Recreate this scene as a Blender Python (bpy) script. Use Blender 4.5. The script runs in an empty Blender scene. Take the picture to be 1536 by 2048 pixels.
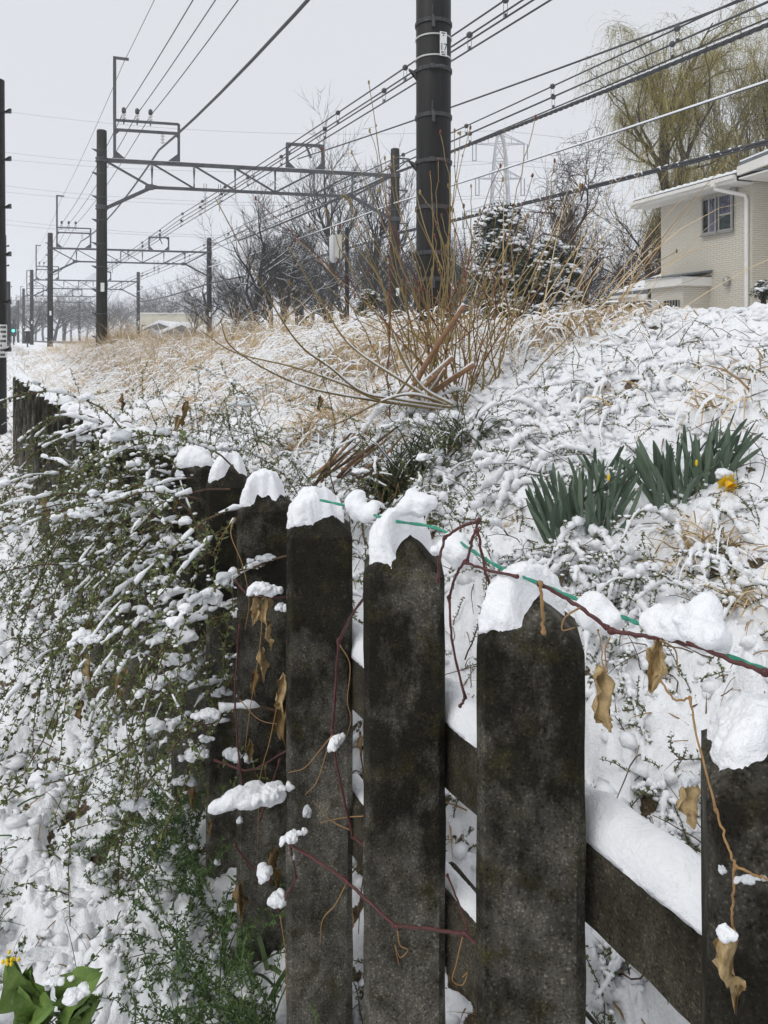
import bpy, bmesh, math, random
import numpy as np
from mathutils import Vector, Matrix

scene = bpy.context.scene
COL = scene.collection
rng = np.random.default_rng(7)
random.seed(7)

# ------------------------------------------------------------------ camera
FPX, CX, HY, EYE = 1480.0, 768.0, 680.0, 1.5          # lens in photo pixels, principal column, horizon row, eye height
cam_data = bpy.data.cameras.new('camera')
cam = bpy.data.objects.new('camera', cam_data)
COL.objects.link(cam)
cam.location = (0, 0, EYE)
cam.rotation_euler = (math.radians(90), 0, 0)
cam_data.sensor_fit = 'VERTICAL'
cam_data.sensor_height = 36.0
cam_data.lens = FPX / 2048 * 36.0
cam_data.shift_y = -(1024 - HY) / 2048
cam_data.clip_start = 0.02
cam_data.clip_end = 6000
scene.camera = cam

# ------------------------------------------------------------------ overcast sky and soft sun
world = bpy.data.worlds.new('World')
scene.world = world
world.use_nodes = True
wn = world.node_tree
for n_ in list(wn.nodes):
    wn.nodes.remove(n_)
sky = wn.nodes.new('ShaderNodeTexSky')
sky.sky_type = 'NISHITA'
sky.sun_disc = False
SUN_EL, SUN_AZ = math.radians(52), math.radians(-125)
sky.sun_elevation = SUN_EL
sky.sun_rotation = SUN_AZ
sky.dust_density = 6.0
hsv = wn.nodes.new('ShaderNodeHueSaturation')
hsv.inputs['Saturation'].default_value = 0.10
wmix = wn.nodes.new('ShaderNodeMix')
wmix.data_type = 'RGBA'
wmix.inputs['Factor'].default_value = 0.90
wmix.inputs['B'].default_value = (7.3, 7.55, 7.95, 1)     # the even grey cloud sheet in front of the sky
bg = wn.nodes.new('ShaderNodeBackground')
bg.inputs['Strength'].default_value = 0.105
wout = wn.nodes.new('ShaderNodeOutputWorld')
wn.links.new(sky.outputs['Color'], hsv.inputs['Color'])
wn.links.new(hsv.outputs['Color'], wmix.inputs['A'])
wn.links.new(wmix.outputs['Result'], bg.inputs['Color'])
wn.links.new(bg.outputs[0], wout.inputs['Surface'])

sun_d = bpy.data.lights.new('sun', 'SUN')
sun_d.energy = 1.25
sun_d.angle = math.radians(30)
sun_d.color = (1.0, 0.98, 0.95)
sun = bpy.data.objects.new('sun', sun_d)
COL.objects.link(sun)
sdir = Vector((math.sin(SUN_AZ) * math.cos(SUN_EL), math.cos(SUN_AZ) * math.cos(SUN_EL), math.sin(SUN_EL)))
sun.rotation_euler = sdir.to_track_quat('Z', 'Y').to_euler()

scene.cycles.volume_bounces = 3
scene.cycles.max_bounces = 8
vs = scene.view_settings
vs.view_transform = 'Standard'
vs.look = 'None'
vs.exposure = 0.0
vs.gamma = 1.0
vs.use_curve_mapping = False

# ------------------------------------------------------------------ coordinates: U across the railway, v along it
DX, DY = -0.4639, 0.8859
def W(U, v, z=0.0):
    return np.array((0.8859 * U + DX * v, 0.4639 * U + DY * v, z))
def UVof(x, y):
    return 0.8859 * x + 0.4639 * y, DX * x + DY * y
def at(px, py, Y):
    return np.array(((px - CX) / FPX * Y, Y, EYE - (py - HY) / FPX * Y))
def gan(px, py, v):
    U = (px + 7) * 0.8859 * v / (1670.6 - 0.4639 * (px + 7))
    p = W(U, v)
    return U, EYE + (HY - py) / FPX * p[1]

# ------------------------------------------------------------------ noise in numpy
def _hash(ix, iy, iz, seed):
    h = (ix.astype(np.int64) * 374761393 + iy.astype(np.int64) * 668265263 + iz.astype(np.int64) * 2147483647 + seed * 974634777) & 0xffffffff
    h = ((h ^ (h >> 13)) * 1274126177) & 0xffffffff
    h = ((h ^ (h >> 16)) * 2246822519) & 0xffffffff
    return ((h ^ (h >> 15)) & 0xffffff) / float(0xffffff)
def noise3(x, y, z, seed=0):
    x = np.asarray(x, float); y = np.asarray(y, float); z = np.asarray(z, float) + 0 * x
    ix, iy, iz = np.floor(x), np.floor(y), np.floor(z)
    fx, fy, fz = x - ix, y - iy, z - iz
    fx = fx * fx * fx * (fx * (fx * 6 - 15) + 10); fy = fy * fy * fy * (fy * (fy * 6 - 15) + 10); fz = fz * fz * (3 - 2 * fz)
    r = 0
    for dx in (0, 1):
        wx = fx if dx else 1 - fx
        for dy in (0, 1):
            wy = fy if dy else 1 - fy
            for dz in (0, 1):
                wz = fz if dz else 1 - fz
                r = r + wx * wy * wz * _hash(ix + dx, iy + dy, iz + dz, seed)
    return r * 2 - 1
def noise2(x, y, seed=0):
    x = np.asarray(x, float); y = np.asarray(y, float)
    ix, iy = np.floor(x), np.floor(y)
    fx, fy = x - ix, y - iy
    fx = fx * fx * fx * (fx * (fx * 6 - 15) + 10); fy = fy * fy * fy * (fy * (fy * 6 - 15) + 10)
    z0 = np.zeros_like(ix)
    a = _hash(ix, iy, z0, seed); b = _hash(ix + 1, iy, z0, seed); c = _hash(ix, iy + 1, z0, seed); d = _hash(ix + 1, iy + 1, z0, seed)
    return ((a * (1 - fx) + b * fx) * (1 - fy) + (c * (1 - fx) + d * fx) * fy) * 2 - 1

# ------------------------------------------------------------------ terrain heights
FENCE_V = [-3, .5, 2.2, 3.9, 7.3, 12, 12.8, 13.6, 14.6, 30, 400]
FENCE_U = [.65, .65, .62, .48, .35, .26, .36, .70, 1.2, 1.5, 1.5]
def fence_u(v):
    return np.interp(v, FENCE_V, FENCE_U)
PU  = [-60, -9, -3, -0.6, 0.0, 0.4, 0.8, 1.2, 2.0, 2.6, 3.2, 3.8, 4.6, 6.0, 12, 14, 20, 60]
PZN = [-.4, -.4, -.3, -.22, -.16, .16, .46, .68, 1.05, 1.36, 1.59, 1.68, 1.60, 1.05, 1.05, .7, .3, .3]
PZF = [-.5, -.5, -.4, -.30, -.20, .08, .34, .60, 1.02, 1.20, 1.33, 1.36, 1.25, 1.02, 1.02, .7, .3, .3]
def smooth(a, b, t):
    t = np.clip((t - a) / (b - a), 0, 1)
    return t * t * (3 - 2 * t)
def base_h(x, y):
    U, v = UVof(x, y)
    u = U - np.minimum(fence_u(v), .65)
    zn = np.interp(u, PU, PZN)
    zf = np.interp(u, PU, PZF)
    w = smooth(6, 15, v)
    z = zn * (1 - w) + zf * w
    far = smooth(26, 60, v)
    z = z * (1 - far) + np.minimum(z, 1.0) * far
    rise = smooth(16, 42, v) * smooth(-16, -7, u)
    z = z * (1 - rise) + np.maximum(z, .92) * rise
    return z
def lumps(x, y):
    d = np.sqrt(x * x + y * y)
    near = np.clip(1.2 - d / 28.0, 0.15, 1)
    U, v = UVof(x, y)
    wx = x + 0.05 * noise2(x * 7, y * 7, 3); wy = y + 0.05 * noise2(x * 7 + 9, y * 7, 4)
    a = np.abs(noise2(wx * 3.1, wy * 3.1, 11))
    b = np.abs(noise2(wx * 8.5, wy * 8.5, 12))
    c = np.abs(noise2(wx * 18 + .3 * a, wy * 18, 13))
    f = np.abs(noise2(wx * 37, wy * 37, 16))
    e = noise2(wx * 80, wy * 80, 14)
    g = noise2(x * 0.7, y * 0.7, 15)
    h = 0.075 * (a - .3) + 0.055 * (b - .3) + 0.036 * (c - .3) + 0.018 * (f - .3) + 0.003 * e
    return near * h + 0.05 * g * np.clip(d / 8, 0.2, 1)
def height(x, y):
    x = np.asarray(x, float); y = np.asarray(y, float)
    return base_h(x, y) + lumps(x, y)
def h1(x, y):
    return float(height(np.array([x]), np.array([y]))[0])
def hit(px, py, y0=0.9, y1=60.0):
    ys = np.exp(np.linspace(math.log(y0), math.log(y1), 1500))
    X = (px - CX) / FPX * ys
    Z = EYE - (py - HY) / FPX * ys
    g = base_h(X, ys) + 0.02 <= Z
    bad = np.nonzero(~g)[0]
    i = bad[0] if len(bad) else len(ys) - 1
    return np.array((X[i], ys[i], h1(X[i], ys[i])))

# ------------------------------------------------------------------ materials
MATS = {}
def nt(name):
    m = bpy.data.materials.new(name); m.use_nodes = True
    t = m.node_tree; b = t.nodes['Principled BSDF']
    MATS[name] = m
    return m, t, b
def ramp(t, fac, stops):
    r = t.nodes.new('ShaderNodeValToRGB')
    while len(r.color_ramp.elements) < len(stops):
        r.color_ramp.elements.new(0.5)
    for e, (p, c) in zip(r.color_ramp.elements, stops):
        e.position = p; e.color = (*c, 1)
    t.links.new(fac, r.inputs['Fac'])
    return r.outputs['Color']
def noise_node(t, scale, detail=4, coord='Position', rough=0.6, stretch=None):
    n = t.nodes.new('ShaderNodeTexNoise')
    n.inputs['Scale'].default_value = scale; n.inputs['Detail'].default_value = detail; n.inputs['Roughness'].default_value = rough
    if coord == 'Position':
        g = t.nodes.new('ShaderNodeNewGeometry'); o = g.outputs['Position']
    else:
        g = t.nodes.new('ShaderNodeTexCoord'); o = g.outputs['Object']
    if stretch:
        mp = t.nodes.new('ShaderNodeMapping'); mp.inputs['Scale'].default_value = stretch
        t.links.new(o, mp.inputs['Vector']); o = mp.outputs['Vector']
    t.links.new(o, n.inputs['Vector'])
    return n.outputs['Fac']
def bump(t, b, fac, strength, dist):
    n = t.nodes.new('ShaderNodeBump')
    n.inputs['Strength'].default_value = strength; n.inputs['Distance'].default_value = dist
    t.links.new(fac, n.inputs['Height'])
    prev = b.inputs['Normal'].links
    if prev:
        t.links.new(prev[0].from_socket, n.inputs['Normal'])
    t.links.new(n.outputs['Normal'], b.inputs['Normal'])
def mixc(t, fac, a, b_):
    m = t.nodes.new('ShaderNodeMix'); m.data_type = 'RGBA'
    for s, v in (('Factor', fac), ('A', a), ('B', b_)):
        if isinstance(v, (int, float)): m.inputs[s].default_value = v
        elif isinstance(v, tuple): m.inputs[s].default_value = (*v, 1)
        else: t.links.new(v, m.inputs[s])
    return m.outputs['Result']
def simple(name, c1, c2, scale=30, rough=0.7, bumps=0.0, bdist=0.002, island=False, spec=0.4, metallic=0.0, coord='Position', stretch=None):
    m, t, b = nt(name)
    if island:
        g = t.nodes.new('ShaderNodeNewGeometry'); f = g.outputs['Random Per Island']
        oi = t.nodes.new('ShaderNodeObjectInfo')
        ad = t.nodes.new('ShaderNodeMath'); ad.operation = 'ADD'
        t.links.new(f, ad.inputs[0]); t.links.new(oi.outputs['Random'], ad.inputs[1])
        fr = t.nodes.new('ShaderNodeMath'); fr.operation = 'FRACT'; t.links.new(ad.outputs[0], fr.inputs[0])
        f = fr.outputs[0]
    else:
        f = noise_node(t, scale, 4, coord, stretch=stretch)
    if island:
        col = ramp(t, f, [(0.0, c1), (1.0, c2)])
    else:
        col = ramp(t, f, [(0.3, c1), (0.7, c2)])
    t.links.new(col, b.inputs['Base Color'])
    b.inputs['Roughness'].default_value = rough
    b.inputs['Specular IOR Level'].default_value = spec
    b.inputs['Metallic'].default_value = metallic
    if bumps:
        bump(t, b, noise_node(t, scale * 2.5, 3, coord, stretch=stretch), bumps, bdist)
    return m
SNOW = (0.88, 0.89, 0.91)
def snow_mat(name, base=SNOW, rough=0.6, grain=0.35):
    m, t, b = nt(name)
    col = ramp(t, noise_node(t, 60, 3), [(0.3, tuple(c * 0.955 for c in base)), (0.65, base)])
    t.links.new(col, b.inputs['Base Color'])
    b.inputs['Roughness'].default_value = rough
    b.inputs['Specular IOR Level'].default_value = 0.3
    bump(t, b, noise_node(t, 420, 2), grain, 0.004)
    bump(t, b, noise_node(t, 120, 4, rough=.6), 0.6, 0.006)
    return m
snow_mat('snow')
snow_mat('wet_snow', (0.74, 0.765, 0.79), 0.25, 0.3)
MATS['wet_snow'].node_tree.nodes['Principled BSDF'].inputs['Transmission Weight'].default_value = 0.22
# ground: snow over dead litter
m, t, b = nt('snowy_ground')
at_ = t.nodes.new('ShaderNodeAttribute'); at_.attribute_name = 'bare'
nz = noise_node(t, 55, 5, rough=0.7)
ad = t.nodes.new('ShaderNodeMath'); ad.operation = 'ADD'
t.links.new(at_.outputs['Fac'], ad.inputs[0]); t.links.new(nz, ad.inputs[1])
mr = t.nodes.new('ShaderNodeMapRange'); mr.inputs['From Min'].default_value = 0.86; mr.inputs['From Max'].default_value = 0.95
t.links.new(ad.outputs[0], mr.inputs['Value'])
snowc = ramp(t, noise_node(t, 40, 3), [(0.3, tuple(c * 0.955 for c in SNOW)), (0.65, SNOW)])
lit = ramp(t, noise_node(t, 70, 4, rough=0.8), [(0.25, (0.018, 0.015, 0.010)), (0.5, (0.07, 0.052, 0.030)), (0.75, (0.26, 0.19, 0.105))])
t.links.new(mixc(t, mr.outputs['Result'], snowc, lit), b.inputs['Base Color'])
b.inputs['Roughness'].default_value = 0.65; b.inputs['Specular IOR Level'].default_value = 0.3
bump(t, b, noise_node(t, 380, 2), 0.3, 0.004)
bump(t, b, noise_node(t, 70, 4), 0.6, 0.014)

def concrete(name, dark, light, moss, zlo, zhi, rough=0.55):
    m, t, b = nt(name)
    tc = t.nodes.new('ShaderNodeTexCoord')
    sp = t.nodes.new('ShaderNodeSeparateXYZ'); t.links.new(tc.outputs['Object'], sp.inputs[0])
    mr = t.nodes.new('ShaderNodeMapRange'); mr.inputs['From Min'].default_value = zhi; mr.inputs['From Max'].default_value = zlo
    t.links.new(sp.outputs['Z'], mr.inputs['Value'])
    n1 = noise_node(t, 7, 6, rough=0.7, stretch=(1, 1, 0.6))
    mm = t.nodes.new('ShaderNodeMath'); mm.operation = 'MULTIPLY_ADD'
    t.links.new(n1, mm.inputs[0]); mm.inputs[1].default_value = 3.4; mm.inputs[2].default_value = -1.62
    a2 = t.nodes.new('ShaderNodeMath'); a2.operation = 'MULTIPLY_ADD'
    t.links.new(mr.outputs['Result'], a2.inputs[0]); a2.inputs[1].default_value = 0.72; t.links.new(mm.outputs[0], a2.inputs[2])
    cl = t.nodes.new('ShaderNodeClamp'); t.links.new(a2.outputs[0], cl.inputs[0])
    c0 = mixc(t, cl.outputs[0], dark, light)
    mo = ramp(t, noise_node(t, 16, 5, rough=0.65), [(0.52, (0, 0, 0)), (0.7, (1, 1, 1))])
    c1 = mixc(t, mo, c0, moss)
    speck = ramp(t, noise_node(t, 260, 2, rough=0.5), [(0.30, (0.2, 0.2, 0.2)), (0.42, (1, 1, 1)), (0.58, (1, 1, 1)), (0.72, (2.8, 2.75, 2.6))])
    mu = t.nodes.new('ShaderNodeMix'); mu.data_type = 'RGBA'; mu.blend_type = 'MULTIPLY'; mu.inputs['Factor'].default_value = 0.9
    t.links.new(c1, mu.inputs['A']); t.links.new(speck, mu.inputs['B'])
    st = ramp(t, noise_node(t, 9, 6, rough=0.75, stretch=(1.3, 1.3, .75)), [(0.30, (0.50, 0.49, 0.45)), (0.5, (1, 1, 1)), (0.70, (1.75, 1.75, 1.70))])
    mu2 = t.nodes.new('ShaderNodeMix'); mu2.data_type = 'RGBA'; mu2.blend_type = 'MULTIPLY'; mu2.inputs['Factor'].default_value = 1.0
    t.links.new(mu.outputs['Result'], mu2.inputs['A']); t.links.new(st, mu2.inputs['B'])
    t.links.new(mu2.outputs['Result'], b.inputs['Base Color'])
    b.inputs['Roughness'].default_value = rough; b.inputs['Specular IOR Level'].default_value = 0.12
    bump(t, b, noise_node(t, 240, 3), 0.8, 0.003)
    bump(t, b, noise_node(t, 45, 4), 0.45, 0.004)
    return m
concrete('post_concrete', (0.0165, 0.0148, 0.0105), (0.165, 0.155, 0.132), (0.036, 0.033, 0.013), -0.25, 0.95, 0.8)
concrete('rail_concrete', (0.017, 0.014, 0.009), (0.07, 0.063, 0.047), (0.028, 0.027, 0.012), -1.0, 2.0, 0.8)
simple('bark_grey', (0.022, 0.020, 0.019), (0.060, 0.055, 0.050), 25, 0.9)
simple('bark_brown', (0.040, 0.026, 0.020), (0.095, 0.062, 0.045), 25, 0.9)
simple('bark_willow', (0.035, 0.028, 0.020), (0.085, 0.068, 0.046), 20, 0.9)
simple('willow_strand', (0.20, 0.165, 0.036), (0.37, 0.31, 0.085), island=True, rough=0.7)
simple('twig_brown', (0.05, 0.028, 0.018), (0.13, 0.075, 0.042), 60, 0.7)
simple('cane', (0.17, 0.115, 0.036), (0.32, 0.23, 0.09), island=True, rough=0.55)
simple('cane_red', (0.10, 0.022, 0.015), (0.17, 0.05, 0.025), 50, 0.5)
simple('cut_wood', (0.19, 0.10, 0.05), (0.33, 0.19, 0.105), 40, 0.8, 0.4)
simple('vine_red', (0.055, 0.014, 0.014), (0.105, 0.030, 0.026), 80, 0.45, 0.3)
simple('tendril', (0.22, 0.12, 0.045), (0.34, 0.2, 0.08), 80, 0.6)
simple('dead_leaf', (0.23, 0.15, 0.06), (0.50, 0.37, 0.19), 90, 0.7, 0.4, 0.003)
simple('dead_leaf_dark', (0.10, 0.06, 0.02), (0.20, 0.13, 0.045), 55, 0.7, 0.4, 0.003)
simple('leaf_green', (0.06, 0.09, 0.022), (0.18, 0.205, 0.07), island=True, rough=0.5)
simple('leaf_weed', (0.036, 0.075, 0.016), (0.105, 0.160, 0.045), island=True, rough=0.5)
simple('leaf_evergreen', (0.012, 0.020, 0.010), (0.05, 0.065, 0.028), island=True, rough=0.45)
simple('grass_green', (0.035, 0.075, 0.018), (0.10, 0.15, 0.05), island=True, rough=0.5)
simple('sedge', (0.020, 0.036, 0.016), (0.075, 0.085, 0.038), island=True, rough=0.5)
simple('straw', (0.40, 0.27, 0.13), (0.70, 0.55, 0.34), island=True, rough=0.75)
simple('straw_dark', (0.10, 0.055, 0.022), (0.34, 0.21, 0.095), island=True, rough=0.75)
simple('daffodil_leaf', (0.075, 0.115, 0.078), (0.15, 0.20, 0.140), island=True, rough=0.45)
simple('yellow_petal', (0.75, 0.50, 0.01), (0.85, 0.62, 0.02), 60, 0.5)
simple('yellow_corona', (0.80, 0.42, 0.005), (0.85, 0.50, 0.01), 60, 0.5)
simple('mustard_leaf', (0.085, 0.16, 0.028), (0.17, 0.255, 0.055), 26, 0.55, 0.5, 0.006)
simple('green_twine', (0.02, 0.20, 0.13), (0.06, 0.33, 0.22), 90, 0.5, 0.5)
simple('gantry_steel', (0.055, 0.058, 0.064), (0.10, 0.104, 0.112), 6, 0.55)
simple('mast_concrete', (0.022, 0.021, 0.020), (0.055, 0.054, 0.050), 3, 0.8, spec=.2, coord='Object', stretch=(3, 3, .35))
simple('pole_dark', (0.010, 0.0095, 0.0095), (0.021, 0.020, 0.019), 4, 0.55, spec=.25, coord='Object', stretch=(5, 5, .25))
simple('band_steel', (0.050, 0.050, 0.052), (0.085, 0.085, 0.087), 20, 0.5, metallic=0.3)
simple('band_pale', (0.42, 0.42, 0.41), (0.55, 0.55, 0.53), 20, 0.6)
simple('wire', (0.040, 0.041, 0.044), (0.065, 0.066, 0.07), 6, 0.5)
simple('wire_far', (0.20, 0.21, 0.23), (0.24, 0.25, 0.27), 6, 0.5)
simple('insulator', (0.62, 0.62, 0.60), (0.74, 0.74, 0.72), 20, 0.25)
simple('insulator_dark', (0.05, 0.05, 0.052), (0.08, 0.08, 0.083), 20, 0.4)
simple('plate_white', (0.74, 0.74, 0.72), (0.80, 0.80, 0.78), 20, 0.5)
simple('ink', (0.012, 0.012, 0.014), (0.02, 0.02, 0.022), 20, 0.6)
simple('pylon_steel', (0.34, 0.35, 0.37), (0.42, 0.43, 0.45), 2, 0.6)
simple('trim_white', (0.66, 0.64, 0.60), (0.73, 0.71, 0.67), 4, 0.6)
simple('roof_grey', (0.10, 0.11, 0.12), (0.16, 0.17, 0.18), 8, 0.6)
simple('frame_metal', (0.30, 0.29, 0.27), (0.36, 0.35, 0.32), 10, 0.4, metallic=0.4)
simple('dark_room', (0.010, 0.011, 0.013), (0.018, 0.019, 0.022), 10, 0.6)
simple('curtain', (0.46, 0.46, 0.66), (0.58, 0.58, 0.80), 12, 0.8, stretch=(8, 8, .5))
simple('curtain_green', (0.10, 0.15, 0.14), (0.17, 0.23, 0.21), 12, 0.8, stretch=(8, 8, .5))
simple('cream_wall', (0.50, 0.46, 0.36), (0.58, 0.54, 0.44), 1, 0.8)
simple('pale_wall', (0.52, 0.53, 0.54), (0.60, 0.61, 0.62), 1, 0.8)
simple('blue_wall', (0.10, 0.14, 0.22), (0.14, 0.18, 0.27), 2, 0.7)
simple('rail_steel', (0.06, 0.045, 0.038), (0.10, 0.08, 0.07), 5, 0.5, metallic=0.4)
simple('box_cream', (0.44, 0.43, 0.36), (0.52, 0.51, 0.44), 3, 0.5)
m, t, b = nt('glass')
b.inputs['Base Color'].default_value = (0.02, 0.022, 0.026, 1); b.inputs['Roughness'].default_value = 0.04
b.inputs['Alpha'].default_value = 0.35
for nm, c, s in (('lamp_green', (0.05, 0.9, 0.65), 5), ('lamp_amber', (1.0, 0.55, 0.1), 4)):
    m, t, b = nt(nm)
    b.inputs['Base Color'].default_value = (*c, 1); b.inputs['Emission Color'].default_value = (*c, 1); b.inputs['Emission Strength'].default_value = s
# house cladding: thin brick-like courses
m, t, b = nt('house_cladding')
tc = t.nodes.new('ShaderNodeTexCoord')
br = t.nodes.new('ShaderNodeTexBrick')
br.inputs['Scale'].default_value = 1.0; br.inputs['Brick Width'].default_value = 0.24; br.inputs['Row Height'].default_value = 0.062
br.inputs['Mortar Size'].default_value = 0.006; br.inputs['Mortar Smooth'].default_value = 0.3
br.inputs['Color1'].default_value = (0.56, 0.52, 0.44, 1); br.inputs['Color2'].default_value = (0.585, 0.545, 0.465, 1); br.inputs['Mortar'].default_value = (0.48, 0.44, 0.365, 1)
t.links.new(tc.outputs['UV'], br.inputs['Vector'])
t.links.new(br.outputs['Color'], b.inputs['Base Color'])
b.inputs['Roughness'].default_value = 0.8
iv = t.nodes.new('ShaderNodeMath'); iv.operation = 'SUBTRACT'; iv.inputs[0].default_value = 1; t.links.new(br.outputs['Fac'], iv.inputs[1])
bump(t, b, iv.outputs[0], 1.0, 0.02)

# ------------------------------------------------------------------ mesh helpers
def raw_mesh(name, V, quads=(), tris=(), smooth_=True):
    V = np.asarray(V, np.float32).reshape(-1, 3)
    q = np.asarray(quads, np.int32).reshape(-1, 4); tr = np.asarray(tris, np.int32).reshape(-1, 3)
    me = bpy.data.meshes.new(name)
    me.vertices.add(len(V)); me.vertices.foreach_set('co', V.ravel())
    nl = q.size + tr.size
    me.loops.add(nl); me.loops.foreach_set('vertex_index', np.concatenate([q.ravel(), tr.ravel()]).astype(np.int32))
    npoly = len(q) + len(tr)
    me.polygons.add(npoly)
    st = np.concatenate([np.arange(len(q)) * 4, q.size + np.arange(len(tr)) * 3]).astype(np.int32)
    me.polygons.foreach_set('loop_start', st)
    me.polygons.foreach_set('use_smooth', np.full(npoly, smooth_, bool))
    me.update(calc_edges=True)
    return me
def put(name, me, mat=None, parent=None, loc=None, rz=0.0, scale=None, rot=None):
    o = bpy.data.objects.new(name, me)
    COL.objects.link(o)
    if mat is not None and me is not None and not me.materials:
        me.materials.append(MATS[mat])
    if parent is not None: o.parent = parent
    if loc is not None: o.location = Vector([float(c) for c in loc])
    if rot is not None: o.rotation_euler = rot
    elif rz: o.rotation_euler = (0, 0, rz)
    if scale is not None: o.scale = scale if hasattr(scale, '__len__') else (scale,) * 3
    return o
def tag(o, label, cat, group=None):
    o['label'] = label; o['category'] = cat
    if group: o['group'] = group
    return o
def thing(name, label, cat, loc=(0, 0, 0), rz=0.0, group=None):
    return tag(put(name, None, None, None, loc, rz), label, cat, group)
def stuff(o, label=None, cat=None):
    o['kind'] = 'stuff'
    if label: o['label'] = label; o['category'] = cat
    return o
def struct(o):
    o['kind'] = 'structure'; return o
class MB:
    def __init__(s):
        s.V = []; s.Q = []; s.T = []; s.n = 0
    def add(s, V, Q=None, T=None):
        V = np.asarray(V, float).reshape(-1, 3)
        if Q is not None and len(Q): s.Q.append(np.asarray(Q, np.int64).reshape(-1, 4) + s.n)
        if T is not None and len(T): s.T.append(np.asarray(T, np.int64).reshape(-1, 3) + s.n)
        s.V.append(V); s.n += len(V)
    def tube(s, pts, rad, sides=5, cap=True):
        P = np.asarray(pts, float); n = len(P)
        R = np.broadcast_to(np.asarray(rad, float), (n,))
        Tn = np.empty_like(P); Tn[1:-1] = P[2:] - P[:-2]; Tn[0] = P[1] - P[0]; Tn[-1] = P[-1] - P[-2]
        Tn /= np.linalg.norm(Tn, axis=1, keepdims=True) + 1e-12
        m0 = Tn.mean(0)
        ref = np.array((0, 0, 1.0)) if abs(m0[2]) < 0.8 * np.linalg.norm(m0) + 1e-9 else np.array((1.0, 0.1, 0))
        A = np.cross(Tn, ref); A /= np.linalg.norm(A, axis=1, keepdims=True) + 1e-12
        B = np.cross(Tn, A)
        an = np.arange(sides) * 2 * math.pi / sides
        V = P[:, None] + R[:, None, None] * (np.cos(an)[None, :, None] * A[:, None] + np.sin(an)[None, :, None] * B[:, None])
        i = np.arange(n - 1)[:, None] * sides; j = np.arange(sides)[None]; k = (j + 1) % sides
        Q = np.stack([i + j, i + k, i + sides + k, i + sides + j], -1).reshape(-1, 4)
        V = V.reshape(-1, 3)
        T = None
        if cap and sides >= 3:
            c0 = n * sides
            V = np.vstack([V, P[:1] , P[-1:]])
            jj = np.arange(sides); kk = (jj + 1) % sides
            T = np.vstack([np.stack([kk, jj, np.full(sides, c0)], -1), np.stack([(n - 1) * sides + jj, (n - 1) * sides + kk, np.full(sides, c0 + 1)], -1)])
        s.add(V, Q, T)
        return s
    def box(s, c, size, R=None):
        h = np.asarray(size, float) / 2
        V = np.array([(x, y, z) for x in (-1, 1) for y in (-1, 1) for z in (-1, 1)], float) * h
        if R is not None: V = V @ np.asarray(R, float).T
        s.add(V + np.asarray(c, float), [(0, 1, 3, 2), (4, 6, 7, 5), (0, 4, 5, 1), (2, 3, 7, 6), (0, 2, 6, 4), (1, 5, 7, 3)])
        return s
    def bar(s, p0, p1, w, h=None, up=(0, 0, 1)):
        p0 = np.asarray(p0, float); p1 = np.asarray(p1, float); h = w if h is None else h
        d = p1 - p0; L = np.linalg.norm(d); d = d / L
        u = np.asarray(up, float)
        if abs(d @ u) > 0.97: u = np.array((0, 1.0, 0))
        a = np.cross(u, d); a /= np.linalg.norm(a); b_ = np.cross(d, a)
        return s.box((p0 + p1) / 2, (L, w, h), np.stack([d, a, b_], 1))
    def lathe(s, prof, c=(0, 0, 0), sides=16):
        n = len(prof); an = np.arange(sides) * 2 * math.pi / sides
        V = np.array([[(r * math.cos(a), r * math.sin(a), z) for a in an] for r, z in prof]).reshape(-1, 3) + np.asarray(c, float)
        i = np.arange(n - 1)[:, None] * sides; j = np.arange(sides)[None]; k = (j + 1) % sides
        Q = np.stack([i + j, i + k, i + sides + k, i + sides + j], -1).reshape(-1, 4)
        T = [(0 * sides + (a + 1) % sides, a, n * sides) for a in range(sides)] + [((n - 1) * sides + a, (n - 1) * sides + (a + 1) % sides, n * sides + 1) for a in range(sides)]
        cc = np.asarray(c, float)
        s.add(np.vstack([V, [cc + (0, 0, prof[0][1])], [cc + (0, 0, prof[-1][1])]]), Q, T)
        return s
    def prism(s, poly, extr):
        P = np.asarray(poly, float); n = len(P); E = np.asarray(extr, float)
        V = np.vstack([P, P + E])
        Q = [(i, (i + 1) % n, n + (i + 1) % n, n + i) for i in range(n)]
        T = [(0, i + 1, i) for i in range(1, n - 1)] + [(n, n + i, n + i + 1) for i in range(1, n - 1)]
        s.add(V, Q, T); return s
    def mesh(s, name, origin=None, smooth_=False):
        V = np.vstack(s.V)
        if origin is not None: V = V - np.asarray(origin, float)
        return raw_mesh(name, V, np.vstack(s.Q) if s.Q else (), np.vstack(s.T) if s.T else (), smooth_)
    def build(s, name, mat, parent=None, origin=None, smooth_=False, **kw):
        return put(name, s.mesh(name, origin, smooth_), mat, parent, **kw)
def unit(v):
    v = np.asarray(v, float); return v / (np.linalg.norm(v, axis=-1, keepdims=True) + 1e-12)
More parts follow.
